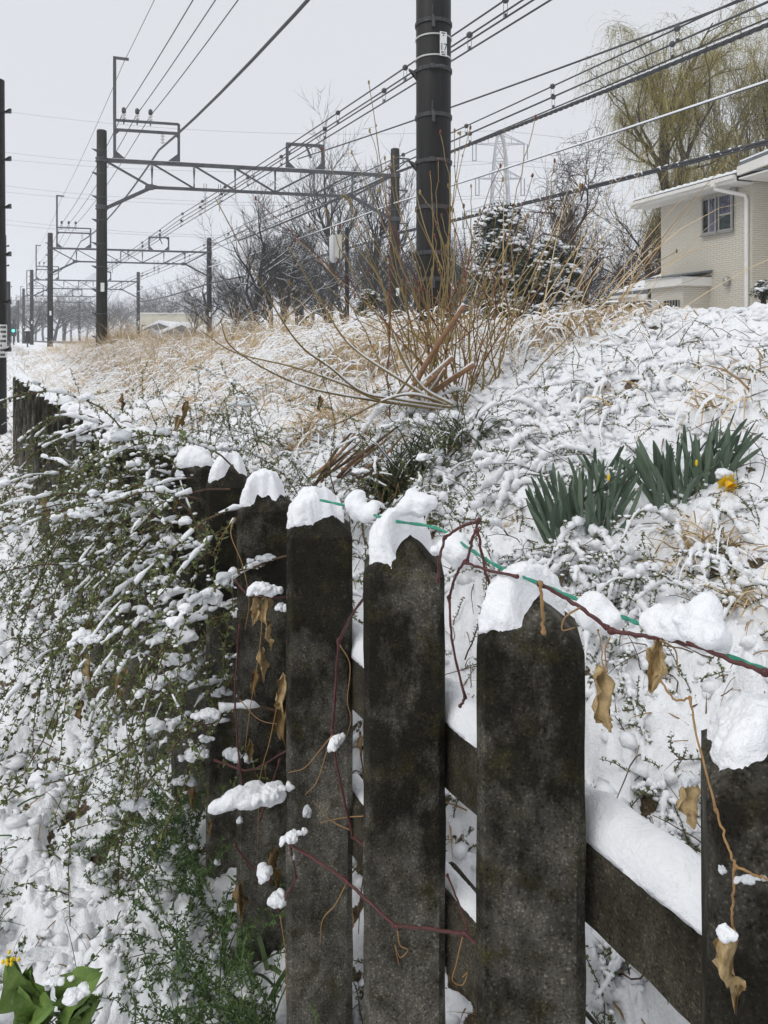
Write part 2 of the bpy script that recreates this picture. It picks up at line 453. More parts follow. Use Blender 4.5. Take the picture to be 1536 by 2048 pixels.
def ribbons(base, dirv, length, width, droop, segs=4, side=None, taper=True):
    """blades: (N,3) base, (N,3) start direction, lengths, widths, droop -> verts, quads"""
    base = np.asarray(base, float); N = len(base); d = unit(dirv)
    length = np.broadcast_to(length, (N,)); width = np.broadcast_to(width, (N,)); droop = np.broadcast_to(droop, (N,))
    if side is None:
        a = rng.uniform(0, 2 * math.pi, N); side = np.stack([np.cos(a), np.sin(a), 0 * a], -1)
    side = unit(side - (side * d).sum(1, keepdims=True) * d)
    P = base.copy(); pts = [P.copy()]; dd = d.copy()
    for k in range(segs):
        dd = unit(dd + np.array((0, 0, -1.0)) * (droop / segs)[:, None] * (0.5 + k / segs))
        P = P + dd * (length / segs)[:, None]; pts.append(P.copy())
    pts = np.stack(pts, 1)
    tt = np.linspace(0, 1, segs + 1)
    wv = (1 - 0.92 * tt ** 2.2) if taper else np.ones_like(tt)
    off = side[:, None] * (width[:, None] * wv[None] / 2)[..., None]
    V = np.stack([pts - off, pts + off], 2)
    S = segs + 1
    i = (np.arange(N) * S * 2)[:, None] + (np.arange(segs) * 2)[None]
    Q = np.stack([i, i + 1, i + 3, i + 2], -1).reshape(-1, 4)
    return V.reshape(-1, 3), Q, pts
def leaves(pos, dirv, length, width, fold=0.25):
    pos = np.asarray(pos, float); N = len(pos); d = unit(dirv)
    length = np.broadcast_to(length, (N,)); width = np.broadcast_to(width, (N,))
    r = unit(rng.normal(size=(N, 3))); s_ = unit(np.cross(d, r)); nrm = np.cross(s_, d)
    L = length[:, None]; Wd = width[:, None]
    b0 = pos; tip = pos + d * L
    l = pos + d * L * 0.5 - s_ * Wd / 2 + nrm * Wd * fold; r_ = pos + d * L * 0.5 + s_ * Wd / 2 + nrm * Wd * fold
    V = np.stack([b0, l, tip, r_], 1).reshape(-1, 3)
    i = np.arange(N)[:, None] * 4
    T = np.concatenate([i + np.array([[0, 2, 1]]), i + np.array([[0, 3, 2]])], 1).reshape(-1, 3)
    return V, T
def curve_pts(pts, n=24):
    P = np.asarray(pts, float); m_ = len(P)
    if m_ < 3:
        t_ = np.linspace(0, 1, n)[:, None]; return P[0] * (1 - t_) + P[-1] * t_
    out = []; E = np.vstack([2 * P[0] - P[1], P, 2 * P[-1] - P[-2]])
    per = max(2, n // (m_ - 1))
    for i in range(m_ - 1):
        p0, p1, p2, p3 = E[i:i + 4]
        for k in range(per):
            x = k / per
            out.append(0.5 * (2 * p1 + (p2 - p0) * x + (2 * p0 - 5 * p1 + 4 * p2 - p3) * x * x + (3 * p1 - p0 - 3 * p2 + p3) * x ** 3))
    out.append(P[-1]); return np.array(out)
def ico(sub):
    bm = bmesh.new(); bmesh.ops.create_icosphere(bm, subdivisions=sub, radius=1.0)
    V = np.array([v.co for v in bm.verts]); F = np.array([[v.index for v in f.verts] for f in bm.faces]); bm.free()
    return V, F
ICO2 = ico(2); ICO3 = ico(3); ICO1 = ico(1)
def fuse(name, balls, voxel, amp=0.004, freq=60, amp2=0.0, freq2=20, seed=0, sm=0):
    """melt a heap of balls into one lumpy snow body"""
    mb = MB(); V0, F0 = ICO2
    for c, r in balls:
        mb.add(V0 * np.asarray(r) + np.asarray(c), None, F0)
    me = mb.mesh('heap')
    o = put('heap', me)
    md = o.modifiers.new('r', 'REMESH'); md.mode = 'VOXEL'; md.voxel_size = voxel
    if sm:
        m2 = o.modifiers.new('s', 'SMOOTH'); m2.factor = .5; m2.iterations = sm
    dg = bpy.context.evaluated_depsgraph_get()
    me2 = bpy.data.meshes.new_from_object(o.evaluated_get(dg))
    bpy.data.objects.remove(o); bpy.data.meshes.remove(me)
    n = len(me2.vertices); co = np.empty(n * 3, np.float32); no = np.empty(n * 3, np.float32)
    me2.vertices.foreach_get('co', co); me2.vertices.foreach_get('normal', no)
    co = co.reshape(-1, 3).astype(float); no = no.reshape(-1, 3)
    x, y, z = co.T + seed * 3.7
    d = amp * noise3(x * freq, y * freq, z * freq, seed) + amp2 * noise3(x * freq2, y * freq2, z * freq2, seed + 1) + amp * 0.5 * noise3(x * freq * 2.2, y * freq * 2.2, z * freq * 2.2, seed + 2)
    co = co + no * d[:, None]
    me2.vertices.foreach_set('co', co.astype(np.float32).ravel())
    me2.polygons.foreach_set('use_smooth', np.ones(len(me2.polygons), bool))
    me2.materials.clear(); me2.update(); me2.name = name
    return me2
# ------------------------------------------------------------------ snow bodies (made while the scene is small)
def clump_balls(n, L, r, rs, flat=0.75):
    out = []
    for i in range(n * 2):
        x = rs.uniform(-L, L); e = 1 - (x / L) ** 2 * .7
        rr = r * rs.uniform(0.40, 0.75) * (.5 + .5 * e)
        out.append(((x, rs.normal() * .38 * r * e, rs.normal() * .16 * r + .10 * r * e - .25 * r * (x / L) ** 2), (rr, rr, rr * rs.uniform(.65, .9))))
    return out
_rs = np.random.default_rng(11)
CLUMPS = [fuse('snow_clump', clump_balls(9 + i, [.6, 1.0, 1.5, .4, 2.0, .8, 1.2, .5][i], .62, _rs), .06, .060, 5.0, .10, 1.9, seed=i, sm=9) for i in range(8)]
for me in CLUMPS: me.materials.append(MATS['snow'])
CLUMPS_W = []
for me in CLUMPS:
    c = me.copy(); c.materials.clear(); c.materials.append(MATS['wet_snow']); CLUMPS_W.append(c)
def clump_np(me):
    V = np.empty(len(me.vertices) * 3, np.float32); me.vertices.foreach_get('co', V)
    T = []
    Q = []
    for p in me.polygons:
        (Q if p.loop_total == 4 else T).append(tuple(p.vertices))
    return V.reshape(-1, 3).astype(float), np.array(Q).reshape(-1, 4), np.array(T).reshape(-1, 3)
SMALL = []
for i in range(6):
    V0, F0 = ICO1
    j_ = 1 + .26 * noise3(V0[:, 0] * 1.7 + i * 5, V0[:, 1] * 1.7, V0[:, 2] * 1.7, 70 + i) + .10 * _rs.normal(size=len(V0))
    SMALL.append((V0 * j_[:, None] * (.85, .66, .56), np.zeros((0, 4), int), F0))
PW = 0.146; PYR = 0.066; SHOULDER = 1.09
def cap_mesh(seed, T=.042, cut=.35, lean=(-.010, .004), n=60, R=.059):
    """snow lying on the hipped post top: sinks out of sight where the hip shows through"""
    nr_, na = n, n * 2
    an = np.arange(na) * 2 * math.pi / na
    PH, A = np.meshgrid(np.linspace(0, math.pi / 2, nr_), an, indexing='ij')
    F = np.sin(PH); ca, sa = np.cos(A), np.sin(A)
    sup = 1 / (np.abs(ca) ** 4 + np.abs(sa) ** 4) ** (1 / 4)
    rim = R * sup * (1 + .07 * noise2(ca * 1.6 + seed, sa * 1.6, 3) + .05 * noise2(ca * 5 + seed, sa * 5, 4))
    X = F * rim * ca + lean[0] * F; Y = F * rim * sa + lean[1] * F
    pz = PYR * np.maximum(0, 1 - np.maximum(np.abs(X), np.abs(Y)) / (PW / 2))
    edge = PYR * np.maximum(0, 1 - np.maximum(np.abs(X[-1]), np.abs(Y[-1])) / (PW / 2))[None]
    top = edge - .005 + (PYR + T - edge) * np.cos(PH) ** .9
    Z = top
    bite = smooth(0, .55, (X * .75 - Y * 1.0) / R + .42 * noise2(X * 34, Y * 34, seed + 9) - cut)
    P = np.stack([X, Y, Z], -1)
    nrm = unit(P - np.array((0, 0, -.03)))
    q_ = P + seed * 1.37
    gr = .0075 * noise3(q_[..., 0] * 26, q_[..., 1] * 26, q_[..., 2] * 26, seed) + .0042 * noise3(q_[..., 0] * 62, q_[..., 1] * 62, q_[..., 2] * 62, seed + 1) + .0022 * noise3(q_[..., 0] * 140, q_[..., 1] * 140, q_[..., 2] * 140, seed + 2) + .0011 * noise3(q_[..., 0] * 300, q_[..., 1] * 300, q_[..., 2] * 300, seed + 3)
    gr[0] = gr[0].mean()
    P = P + nrm * gr[..., None]
    low_z = pz - .008
    P[..., 2] = P[..., 2] * (1 - bite) + np.minimum(low_z, P[..., 2]) * bite
    X, Y = P[..., 0], P[..., 1]
    V = P.reshape(-1, 3)
    i_ = np.arange(nr_ - 1)[:, None] * na; j_ = np.arange(na)[None]; k2 = (j_ + 1) % na
    Q = np.stack([i_ + j_, i_ + na + j_, i_ + na + k2, i_ + k2], -1).reshape(-1, 4)
    low = np.stack([X[-1] * .8, Y[-1] * .8, np.full(na, -.012)], -1); base_ = nr_ * na
    Q = np.vstack([Q, np.stack([(nr_ - 1) * na + np.arange(na), base_ + np.arange(na), base_ + (np.arange(na) + 1) % na, (nr_ - 1) * na + (np.arange(na) + 1) % na], -1)])
    me = raw_mesh('snow_cap', np.vstack([V, low]), Q, (), True); me.materials.append(MATS['snow']); return me
CAPS = [cap_mesh(60, .036, .05, (-.008, .006)), cap_mesh(61, .040, .10, (-.008, .006)), cap_mesh(62, .040, .5, (-.004, .004)), cap_mesh(63, .036, .25, (-.006, .006)), cap_mesh(64, .038, .12, (-.008, .006)), cap_mesh(65, .036, .20, (-.007, .006)),
        cap_mesh(66, .034, 2.4, (0, 0), 22, .066), cap_mesh(67, .038, 2.4, (0, 0), 22, .066), cap_mesh(68, .030, 2.3, (0, 0), 22, .066)]

# ------------------------------------------------------------------ ground sheet
def ang_grid():
    f = np.radians(np.linspace(-40, 40, 450))
    c = np.radians(np.linspace(42, 318, 70))[1:-1]
    return np.concatenate([f, c])
th = ang_grid()
rr_ = np.concatenate([np.exp(np.linspace(math.log(.55), math.log(60), 540)), np.exp(np.linspace(math.log(64), math.log(900), 26))])
TH, RR = np.meshgrid(th, rr_)
GX = RR * np.sin(TH); GY = RR * np.cos(TH)
GZ = height(GX.ravel(), GY.ravel())
Ug, Vg = UVof(GX.ravel(), GY.ravel())
ug = Ug - np.minimum(fence_u(Vg), .65)
nr, nth = GX.shape
V = np.stack([GX.ravel(), GY.ravel(), GZ], -1)
i = np.arange(nr - 1)[:, None] * nth; j = np.arange(nth)[None]; k = (j + 1) % nth
Q = np.stack([i + j, i + k, i + nth + k, i + nth + j], -1).reshape(-1, 4)
V = np.vstack([V, [(0, 0, -.22)]])
T = np.stack([(np.arange(nth) + 1) % nth, np.arange(nth), np.full(nth, len(V) - 1)], -1)
Q = Q[:, ::-1]
gm = raw_mesh('ground', V, Q, T, True)
x_, y_ = GX.ravel(), GY.ravel()
dd_ = np.sqrt(x_ ** 2 + y_ ** 2)
patch = noise2(x_ * 1.9 + 5, y_ * 1.9, 21) * .6 + noise2(x_ * 5.1, y_ * 5.1, 22) * .6
wx = x_ + 0.05 * noise2(x_ * 7, y_ * 7, 3); wy = y_ + 0.05 * noise2(x_ * 7 + 9, y_ * 7, 4)
dip = .75 - (np.abs(noise2(wx * 8.5, wy * 8.5, 12)) * 1.2 + np.abs(noise2(wx * 3.1, wy * 3.1, 11)) * .7 + .6 * np.abs(noise2(wx * 18, wy * 18, 13))) + .35
bare = 0.66 * smooth(.05, .65, patch) * smooth(.25, .75, dip) + .50 * smooth(.30, .85, dip) * smooth(-.5, .3, patch)
left_ = smooth(.1, -.4, ug)
bare = bare + left_ * .32 * smooth(.3, .8, dip)
bare = bare + .22 * np.exp(-((ug - .05) / .22) ** 2)
bare = bare * smooth(40, 14, dd_)
far_straw = smooth(7, 12, Vg) * smooth(40, 26, Vg) * smooth(.6, 1.6, ug) * smooth(6, 4, ug)
bare = bare + .42 * far_straw
bare = np.append(bare, 0.1).astype(np.float32)
a_ = gm.attributes.new('bare', 'FLOAT', 'POINT'); a_.data.foreach_set('value', bare)
struct(put('ground', gm, 'snowy_ground'))

# ------------------------------------------------------------------ railway tracks
for name, uc in (('railway_track', 6.1), ('railway_track', 9.3)):
    vv = np.concatenate([np.arange(-20, 60, 5), np.arange(60, 260, 10)])
    root = struct(put('railway_track', None, None))
    mb = MB()
    bl = []
    for off in (-1.5, 1.5):
        bl.append([W(uc + off, v, .98) for v in vv])
    top = [[W(uc + off, v, 1.16) for v in vv] for off in (-1.05, 1.05)]
    n = len(vv); Vb = np.vstack([bl[0], top[0], top[1], bl[1]])
    Qb = [(r * n + a, r * n + a + 1, (r + 1) * n + a + 1, (r + 1) * n + a) for r in range(3) for a in range(n - 1)]
    mb.add(Vb, Qb); mb.build('ballast', 'snow', root, smooth_=True)
    for off in (-.55, .55):
        mb = MB()
        for a in range(n - 1):
            mb.bar(W(uc + off, vv[a], 1.23), W(uc + off, vv[a + 1], 1.23), .07, .15)
        mb.build('rail', 'rail_steel', root)

# ------------------------------------------------------------------ concrete fence
ROTP = math.radians(7)
def post_mesh(seed):
    rs = np.random.default_rng(seed)
    w = PW / 2; c = .012
    cs = np.array([(-w + c, -w), (w - c, -w), (w, -w + c), (w, w - c), (w - c, w), (-w + c, w), (-w, w - c), (-w, -w + c)])
    zs = np.concatenate([np.linspace(-.45, SHOULDER - .006, 26), [SHOULDER]])
    rings = []
    for z in zs:
        s_ = 1.0 if z < SHOULDER - .003 else .985
        rings.append(np.column_stack([cs * s_ + rs.normal(scale=.0007, size=cs.shape), np.full(8, z) + (rs.normal(scale=.001, size=8) if z > 1 else 0)]))
    for f, dz in ((.66, .34), (.36, .66), (.13, .93), (.05, 1.0)):
        rings.append(np.column_stack([cs * f + rs.normal(scale=.0016, size=cs.shape), np.full(8, SHOULDER + PYR * dz)]))
    n = len(rings); V = np.vstack(rings); j = np.arange(8)
    Q = np.concatenate([np.stack([a * 8 + j, a * 8 + (j + 1) % 8, (a + 1) * 8 + (j + 1) % 8, (a + 1) * 8 + j], -1) for a in range(n - 1)])
    V = np.vstack([V, [(0, 0, SHOULDER + PYR)]])
    T = np.stack([(n - 1) * 8 + j, (n - 1) * 8 + (j + 1) % 8, np.full(8, len(V) - 1)], -1)
    return raw_mesh('post', V, Q, T, False)
POSTM = [post_mesh(s_) for s_ in range(5)]
fence = thing('concrete_fence', 'long fence of dark wet concrete posts capped with snow along the embankment foot', 'fence', (0, 0, 0))
v_list = [0.79 + 0.358 * (k_ - 1) for k_ in range(-2, 34)]
arc_pts = []
vcur = v_list[-1]
PP = [W(fence_u(v), v) for v in v_list]
# the bend at the far end
pcur = PP[-1].copy(); ang = math.atan2(DY, DX)
for s_ in range(0):
    ang -= math.radians(38)
    pcur = pcur + .36 * np.array((math.cos(ang), math.sin(ang), 0)); PP.append(pcur.copy())
SH = {-2: 1.05, -1: 1.06, 0: 1.06, 1: 1.078, 2: 1.08, 3: 1.066, 4: 1.048, 5: 1.05, 6: 1.05}
POSTS = {}
rail_top = [.825, .50]
RL = 0.362
def rail_mesh(L, seed):
    rs = np.random.default_rng(seed)
    mb = MB(); n = 9; xs = np.linspace(0, L, n)
    cs = np.array([(-.036, -.06), (.036, -.06), (.036, .052), (.028, .06), (-.028, .06), (-.036, .052)])
    V = np.vstack([np.column_stack([np.full(6, x), cs + rs.normal(scale=.0008, size=cs.shape)]) for x in xs]); j = np.arange(6)
    Q = np.concatenate([np.stack([a * 6 + j, a * 6 + (j + 1) % 6, (a + 1) * 6 + (j + 1) % 6, (a + 1) * 6 + j], -1) for a in range(n - 1)])
    mb.add(V, Q, [(0, 1, 2), (0, 2, 3), (0, 3, 4), (0, 4, 5)]); return mb.mesh('rail')
def ridge_mesh(L, seed, hgt, wdt=.040):
    nx, na = 70, 22; xs = np.linspace(0, L, nx); an = np.linspace(-.25, math.pi + .25, na)
    X, A = np.meshgrid(xs, an, indexing='ij')
    hx = hgt * (1 + .22 * noise2(X * 11, X * 0 + seed, 5) + .12 * noise2(X * 30, A, 6 + seed))
    wd = wdt * (1 + .06 * noise2(X * 16, X * 0 + 3 + seed, 7) + .05 * noise2(X * 40, A * 2, 8))
    Yc = np.cos(A) * wd; Zc = .058 + np.maximum(np.sin(A), -.08) ** 1 * hx
    gr = .0012 * noise2(X * 160, A * 9, 9)
    V = np.stack([X, Yc, Zc + gr], -1).reshape(-1, 3)
    i = np.arange(nx - 1)[:, None] * na; j = np.arange(na - 1)[None]
    Q = np.stack([i + j, i + na + j, i + na + j + 1, i + j + 1], -1).reshape(-1, 4)
    return raw_mesh('snow_ridge', V, Q, (), True)
RIDGES = [ridge_mesh(RL, s_, .040, .038) for s_ in range(3)]
RIDGES_T = [ridge_mesh(RL, s_ + 5, .008, .022) for s_ in range(2)]
RAILM = [rail_mesh(RL, s_) for s_ in range(3)]
for idx, p in enumerate(PP):
    k_ = idx - 2
    sh = SH.get(k_, 1.045 + .012 * math.sin(idx * 2.3) - .0035 * max(0, k_ - 6))
    loc = (p[0] + {2: .004, 3: -.010, 4: -.012, 1: .004, 0: .030, -1: .05, -2: .06}.get(k_, .0), p[1] + .07, sh - SHOULDER)
    rz = math.radians({-2: -28, -1: -26, 0: -21, 1: -8, 2: -1, 3: 6, 4: 9}.get(k_, 12)) + random.uniform(-.02, .02)
    if k_ >= len(v_list) - 2: rz = -.2
    po = put('post', POSTM[idx % 5], 'post_concrete', fence, loc, rz)
    POSTS[k_] = np.array(loc)
    cm = {0: 3, 1: 0, 2: 1, 3: 4, 4: 5, 5: 3}.get(k_)
    if cm is None: cm = 6 + idx % 3
    put('snow_cap', CAPS[cm], 'snow', po, (0, 0, SHOULDER), 0, (1, 1, {0: .75, 2: 1.1}.get(k_, 1.0)) if k_ < 6 else (1.0, 1.0, random.uniform(.65, 1.0)))
    if idx:
        q = PP[idx - 1]
        d2 = q - p; L2 = np.linalg.norm(d2); az = math.atan2(d2[1], d2[0])
        zb = sh - SHOULDER
        for r_, zt in enumerate(rail_top):
            ro = put('rail', RAILM[(idx + r_) % 3], 'rail_concrete', fence, (loc[0] + .8859 * .078, loc[1] + .4639 * .078, zt - .06 + zb), az, (L2 / RL, 1, 1))
            put('snow_ridge', (RIDGES[idx % 3] if r_ == 0 else RIDGES_T[idx % 2]), 'snow', ro)
# ------------------------------------------------------------------ utility pole with number plate
UP = at(867, 660, 8.2); UP[2] = 1.2
up = thing('utility_pole', 'thick black round utility pole with number plate 17 behind the bare cane shrub', 'utility pole', UP)
R0 = 0.192
mb = MB(); mb.lathe([(R0 * 0.965 + .0 * z, z) if False else (R0 - 0.0 * z, z) for z in (0, 1, 2)] + [(R0 * 1.03, 9.0)], sides=40)
mb.build('pole', 'pole_dark', up, smooth_=True)
def zpix(py): return EYE + (HY - py) / FPX * 8.2 - UP[2]
for n_, py in enumerate((52, 145, 237, 327, 418, 508, 560)):
    z = zpix(py); mb = MB()
    mb.lathe([(R0 * 1.03, z - .021), (R0 * 1.03 + .007, z - .021), (R0 * 1.03 + .007, z - .015), (R0 * 1.03 + .004, z - .013), (R0 * 1.03 + .004, z + .013), (R0 * 1.03 + .007, z + .015), (R0 * 1.03 + .007, z + .021), (R0 * 1.03, z + .021)], sides=40)
    for a in range(30):
        an = a * 2 * math.pi / 30
        mb.box((math.cos(an) * (R0 * 1.03 + .004), math.sin(an) * (R0 * 1.03 + .004), z), (.010, .016, .028), [[math.cos(an), -math.sin(an), 0], [math.sin(an), math.cos(an), 0], [0, 0, 1]])
    band = mb.build('strap_band', 'band_steel', up)
    mb = MB()
    if n_ % 2 == 0:
        mb.box((-.02, -R0 - .025, z), (.03, .03, .06)); mb.box((-.015, -R0 - .03, z - .05), (.035, .022, .10)); mb.bar((-.03, -R0 - .02, z + .02), (-.025, -R0 - .03, z + .13), .012)
    else:
        mb.box((-.03, -R0 - .02, z), (.045, .03, .05)); mb.box((.05, -R0 - .017, z), (.09, .012, .03)); MB().prism([(-R0 + .01, -.03, z - .11), (-R0 + .01, -.03, z - .01), (-R0 - .085, -.03, z + .035), (-R0 - .085, -.03, z + .015), (-R0 - .03, -.03, z - .03)], (0, .02, 0)).build('step_bolt', 'band_steel', band)
    mb.build('buckle', 'band_steel', band)
for py in (81, 122):
    z = zpix(py); mb = MB(); mb.lathe([(R0 * 1.03, z - .008), (R0 * 1.03 + .005, z - .008), (R0 * 1.03 + .005, z + .008), (R0 * 1.03, z + .008)], sides=40)
    mb.build('wire_tie', 'band_pale', up)
a0 = math.radians(-63); z = zpix(101)
pl = put('number_plate', None, None, up, (math.cos(a0) * (R0 * 1.03 + .010), math.sin(a0) * (R0 * 1.03 + .010), z), math.radians(24))
pl_me = MB().box((0, 0, 0), (.084, .004, .262)).mesh('number_plate'); bpy.data.objects.remove(pl)
pl = put('number_plate', pl_me, 'plate_white', up, (math.cos(a0) * (R0 * 1.03 + .010), math.sin(a0) * (R0 * 1.03 + .010), z), math.radians(24))
def text_part(name, txt, size, loc, parent, mat, rot=(math.radians(90), 0, 0), sx=1.0):
    cu = bpy.data.curves.new(name, 'FONT'); cu.body = txt; cu.size = size; cu.align_x = 'CENTER'; cu.align_y = 'CENTER'; cu.extrude = .0006
    o = bpy.data.objects.new(name, cu); COL.objects.link(o)
    me = bpy.data.meshes.new_from_object(o.evaluated_get(bpy.context.evaluated_depsgraph_get()))
    bpy.data.objects.remove(o); me.materials.clear()
    return put(name, me, mat, parent, loc, rot=rot, scale=(sx, 1.25, 1))
text_part('number_lettering', '17', .088, (0.002, -.0032, -.038), pl, 'ink')
text_part('small_lettering', '88-3', .030, (0, -.0032, -.094), pl, 'ink')
mb = MB(); mb.box((0, -.0028, .115), (.046, .002, .012)); mb.box((0, -.0028, -.118), (.046, .002, .010)); mb.box((0, -.0028, .088), (.022, .002, .006)); mb.box((0, -.0028, .095), (.008, .002, .010))
mb.build('plate_mark', 'ink', pl)

# ------------------------------------------------------------------ railway gantries
SPAN_U, SPAN_V = 10.1, -2.5
S = math.hypot(SPAN_U, SPAN_V)
sv = W(SPAN_U, SPAN_V); GROT = math.atan2(sv[1], sv[0])
ZT, ZTOP = 7.68, 8.7       # beam top chord and mast top (world heights)
ZB = 0.5                   # mast foot
def make_gantry(label):
    g = thing('railway_gantry', label, 'gantry', (0, 0, 0), 0, 'railway gantries over the tracks')
    z0 = lambda z: z - ZB
    for m_x in (0, S):
        mb = MB(); mb.lathe([(.19, 0), (.165, z0(ZTOP) - .04), (.145, z0(ZTOP))], (m_x, 0, 0), 20)
        mast = mb.build('mast', 'mast_concrete', g, smooth_=True)
        zz = z0(1.6)
        while zz < z0(ZTOP):
            r = .19 - .025 * zz / z0(ZTOP)
            bnd = MB().lathe([(r - .01, zz - .015), (r + .007, zz - .015), (r + .007, zz + .015), (r - .01, zz + .015)], (m_x, 0, 0), 16).build('step_band', 'band_steel', mast)
            mb = MB(); mb.prism([(m_x - r + .01, -.03, zz - .07), (m_x - r + .01, -.03, zz + .035), (m_x - r - .15, -.03, zz + .055), (m_x - r - .15, -.03, zz + .035), (m_x - r - .02, -.03, zz + .005)], (0, .02, 0)); mb.build('climbing_step', 'gantry_steel', mast)
            zz += .80
        for zc in (z0(ZT), z0(6.05)):
            MB().lathe([(.15, zc - .07), (.21, zc - .07), (.21, zc - .03), (.185, zc - .03), (.185, zc + .03), (.21, zc + .03), (.21, zc + .07), (.15, zc + .07)], (m_x, 0, 0), 16).build('clamp', 'gantry_steel', mast)
        mb = MB(); mb.box((m_x + .05, -.2, z0(3.3)), (.12, .02, .30)); mb.build('mast_plate', 'plate_white', mast)
    zt = z0(ZT); zb = z0(6.82); a1 = 1.65; nb = 6
    mb = MB(); mb.bar((.15, 0, zt), (S - .15, 0, zt), .13, .12); tc_ = mb.build('top_chord', 'gantry_steel', g)
    mb = MB(); mb.bar((.15, 0, zt + .066), (S - .15, 0, zt + .066), .11, .016); mb.build('snow', 'snow', tc_)
    mb = MB(); mb.bar((a1, 0, zb), (S - a1, 0, zb), .10, .10); bc_ = mb.build('bottom_chord', 'gantry_steel', g)
    for sgn, x0, x1 in ((0, .17, a1), (1, S - .17, S - a1)):
        mb = MB(); mb.bar((x0, 0, z0(6.05)), (x1, 0, zb), .10, .11); mb.build('corner_brace', 'gantry_steel', g)
        mb = MB(); mb.bar((x0, 0, zt - .05), (x1, 0, zb), .09, .07); mb.build('diagonal', 'gantry_steel', g)
        mb = MB(); mb.prism([(x1 - .2, -.06, zb + .10), (x1 - .25, -.06, zb - .10), (x1, -.06, zb - .09), (x1 + .3 * (1 if not sgn else .6), -.06, zb + .03), (x1, -.06, zb + .10)], (0, .12, 0)); mb.build('gusset_plate', 'gantry_steel', g)
    xs = np.linspace(a1, S - a1, nb)
    for q, x in enumerate(xs):
        for dy in (-.05, .05):
            MB().bar((x + dy * .6, dy, zt), (x - dy * .3, dy, zb), .035, .05).build('vertical', 'gantry_steel', g)
        if q < nb - 1:
            lft = q < nb / 2
            for dy in (-.045, .045):
                if lft: p0, p1 = (x, dy, zt - .03), (xs[q + 1], dy, zb + .03)
                else: p0, p1 = (x, dy, zb + .03), (xs[q + 1], dy, zt - .03)
                MB().bar(p0, p1, .03, .05).build('diagonal', 'gantry_steel', g)
    # tall feeder frame near the left mast
    fx0, fx1 = .42, 2.55; ft = zt + 1.07; fu = zt + 1.40
    for fx in (fx0, fx1):
        MB().bar((fx, 0, zt + .05), (fx, 0, fu), .09, .09).build('frame_post', 'gantry_steel', g)
        sx = 1 if fx == fx0 else -1
        MB().prism([(fx, -.04, zt + .06), (fx + sx * .34, -.04, zt + .06), (fx + sx * .34, -.04, zt + .10), (fx + sx * .02, -.04, zt + .36)], (0, .08, 0)).build('gusset_plate', 'gantry_steel', g)
        MB().prism([(fx, -.035, ft), (fx + sx * .2, -.035, ft), (fx, -.035, ft - .2)], (0, .07, 0)).build('gusset_plate', 'gantry_steel', g)
    MB().bar((fx0, 0, ft), (fx1, 0, ft), .09, .09).build('frame_bar', 'gantry_steel', g)
    MB().bar((fx0, 0, fu), (fx1, 0, fu), .07, .08).build('frame_bar', 'gantry_steel', g)
    MB().bar((fx0, 0, fu), (fx0, 0, zt + 3.55), .10, .10).build('earth_wire_post', 'gantry_steel', g)
    MB().bar((fx0 - .05, 0, zt + 3.55), (fx0 + .46, 0, zt + 3.53), .08, .08).build('earth_wire_arm', 'gantry_steel', g)
    def ins(x, y, zt_, n, up=True, nm='insulator'):
        mb = MB(); pr = []
        for q in range(n):
            zq = zt_ + (.11 * q if up else -.11 * q)
            pr.append(zq)
        for zq in pr:
            mb.lathe([(.02, zq - .05), (.055, zq - .03), (.085, zq), (.03, zq + .02), (.022, zq + .055)], (x, y, 0), 10)
        return mb.build(nm, 'insulator', g, smooth_=True)
    for x in (.72, 1.16, 1.60):
        i_ = ins(x, 0, fu + .10, 2)
        mb = MB(); mb.lathe([(.055, fu + .26), (.075, fu + .30), (.07, fu + .42), (.03, fu + .46)], (x, 0, 0), 10); mb.bar((x, 0, fu), (x, 0, fu - .12), .04); mb.build('insulator_cap', 'insulator_dark', i_, smooth_=True)
    ins(2.0, 0, ft - .12, 3, False, 'hanging_insulator')
    # small frame over the tracks
    gx0, gx1 = 6.35, 7.65; gt = zt + .95
    for fx in (gx0, gx1):
        MB().bar((fx, 0, zt + .05), (fx, 0, gt), .10, .10).build('frame_post', 'gantry_steel', g)
        sx = 1 if fx == gx0 else -1
        MB().prism([(fx, -.04, zt + .06), (fx + sx * .32, -.04, zt + .06), (fx + sx * .02, -.04, zt + .34)], (0, .08, 0)).build('gusset_plate', 'gantry_steel', g)
        MB().prism([(fx, -.035, gt), (fx + sx * .22, -.035, gt), (fx, -.035, gt - .22)], (0, .07, 0)).build('gusset_plate', 'gantry_steel', g)
    MB().bar((gx0 - .04, 0, gt), (gx1 + .04, 0, gt), .09, .10).build('frame_bar', 'gantry_steel', g)
    MB().bar((gx0 + .68, 0, gt), (gx0 + .88, 0, gt - .46), .07).build('hanger', 'gantry_steel', g)
    for x in (3.45, 3.95, 6.7, 6.95):
        ins(x, 0, zb - .25, 3, False, 'hanging_insulator')
        mb = MB(); mb.bar((x - .04, 0, zb + .22), (x - .04, 0, zb - .10), .02); mb.bar((x + .04, 0, zb + .22), (x + .04, 0, zb - .10), .02); mb.bar((x, 0, zb - .10), (x, 0, zb - .75), .022); mb.build('hanger_rod', 'gantry_steel', g)
    # side arms on the right mast
    for zc, L_ in ((8.35, .55), (7.15, .5), (5.9, .5)):
        mb = MB(); mb.bar((S + .15, 0, z0(zc)), (S + L_, 0, z0(zc)), .05); mb.bar((S + .16, 0, z0(zc) - .35), (S + L_, 0, z0(zc)), .04); mb.build('side_arm', 'gantry_steel', g)
    return g
def copy_tree(o, parent=None):
    c = o.copy(); COL.objects.link(c); c.parent = parent
    for ch in list(o.children): copy_tree(ch, c)
    return c
GV = [27, 54.5, 84, 115, 150, 190]
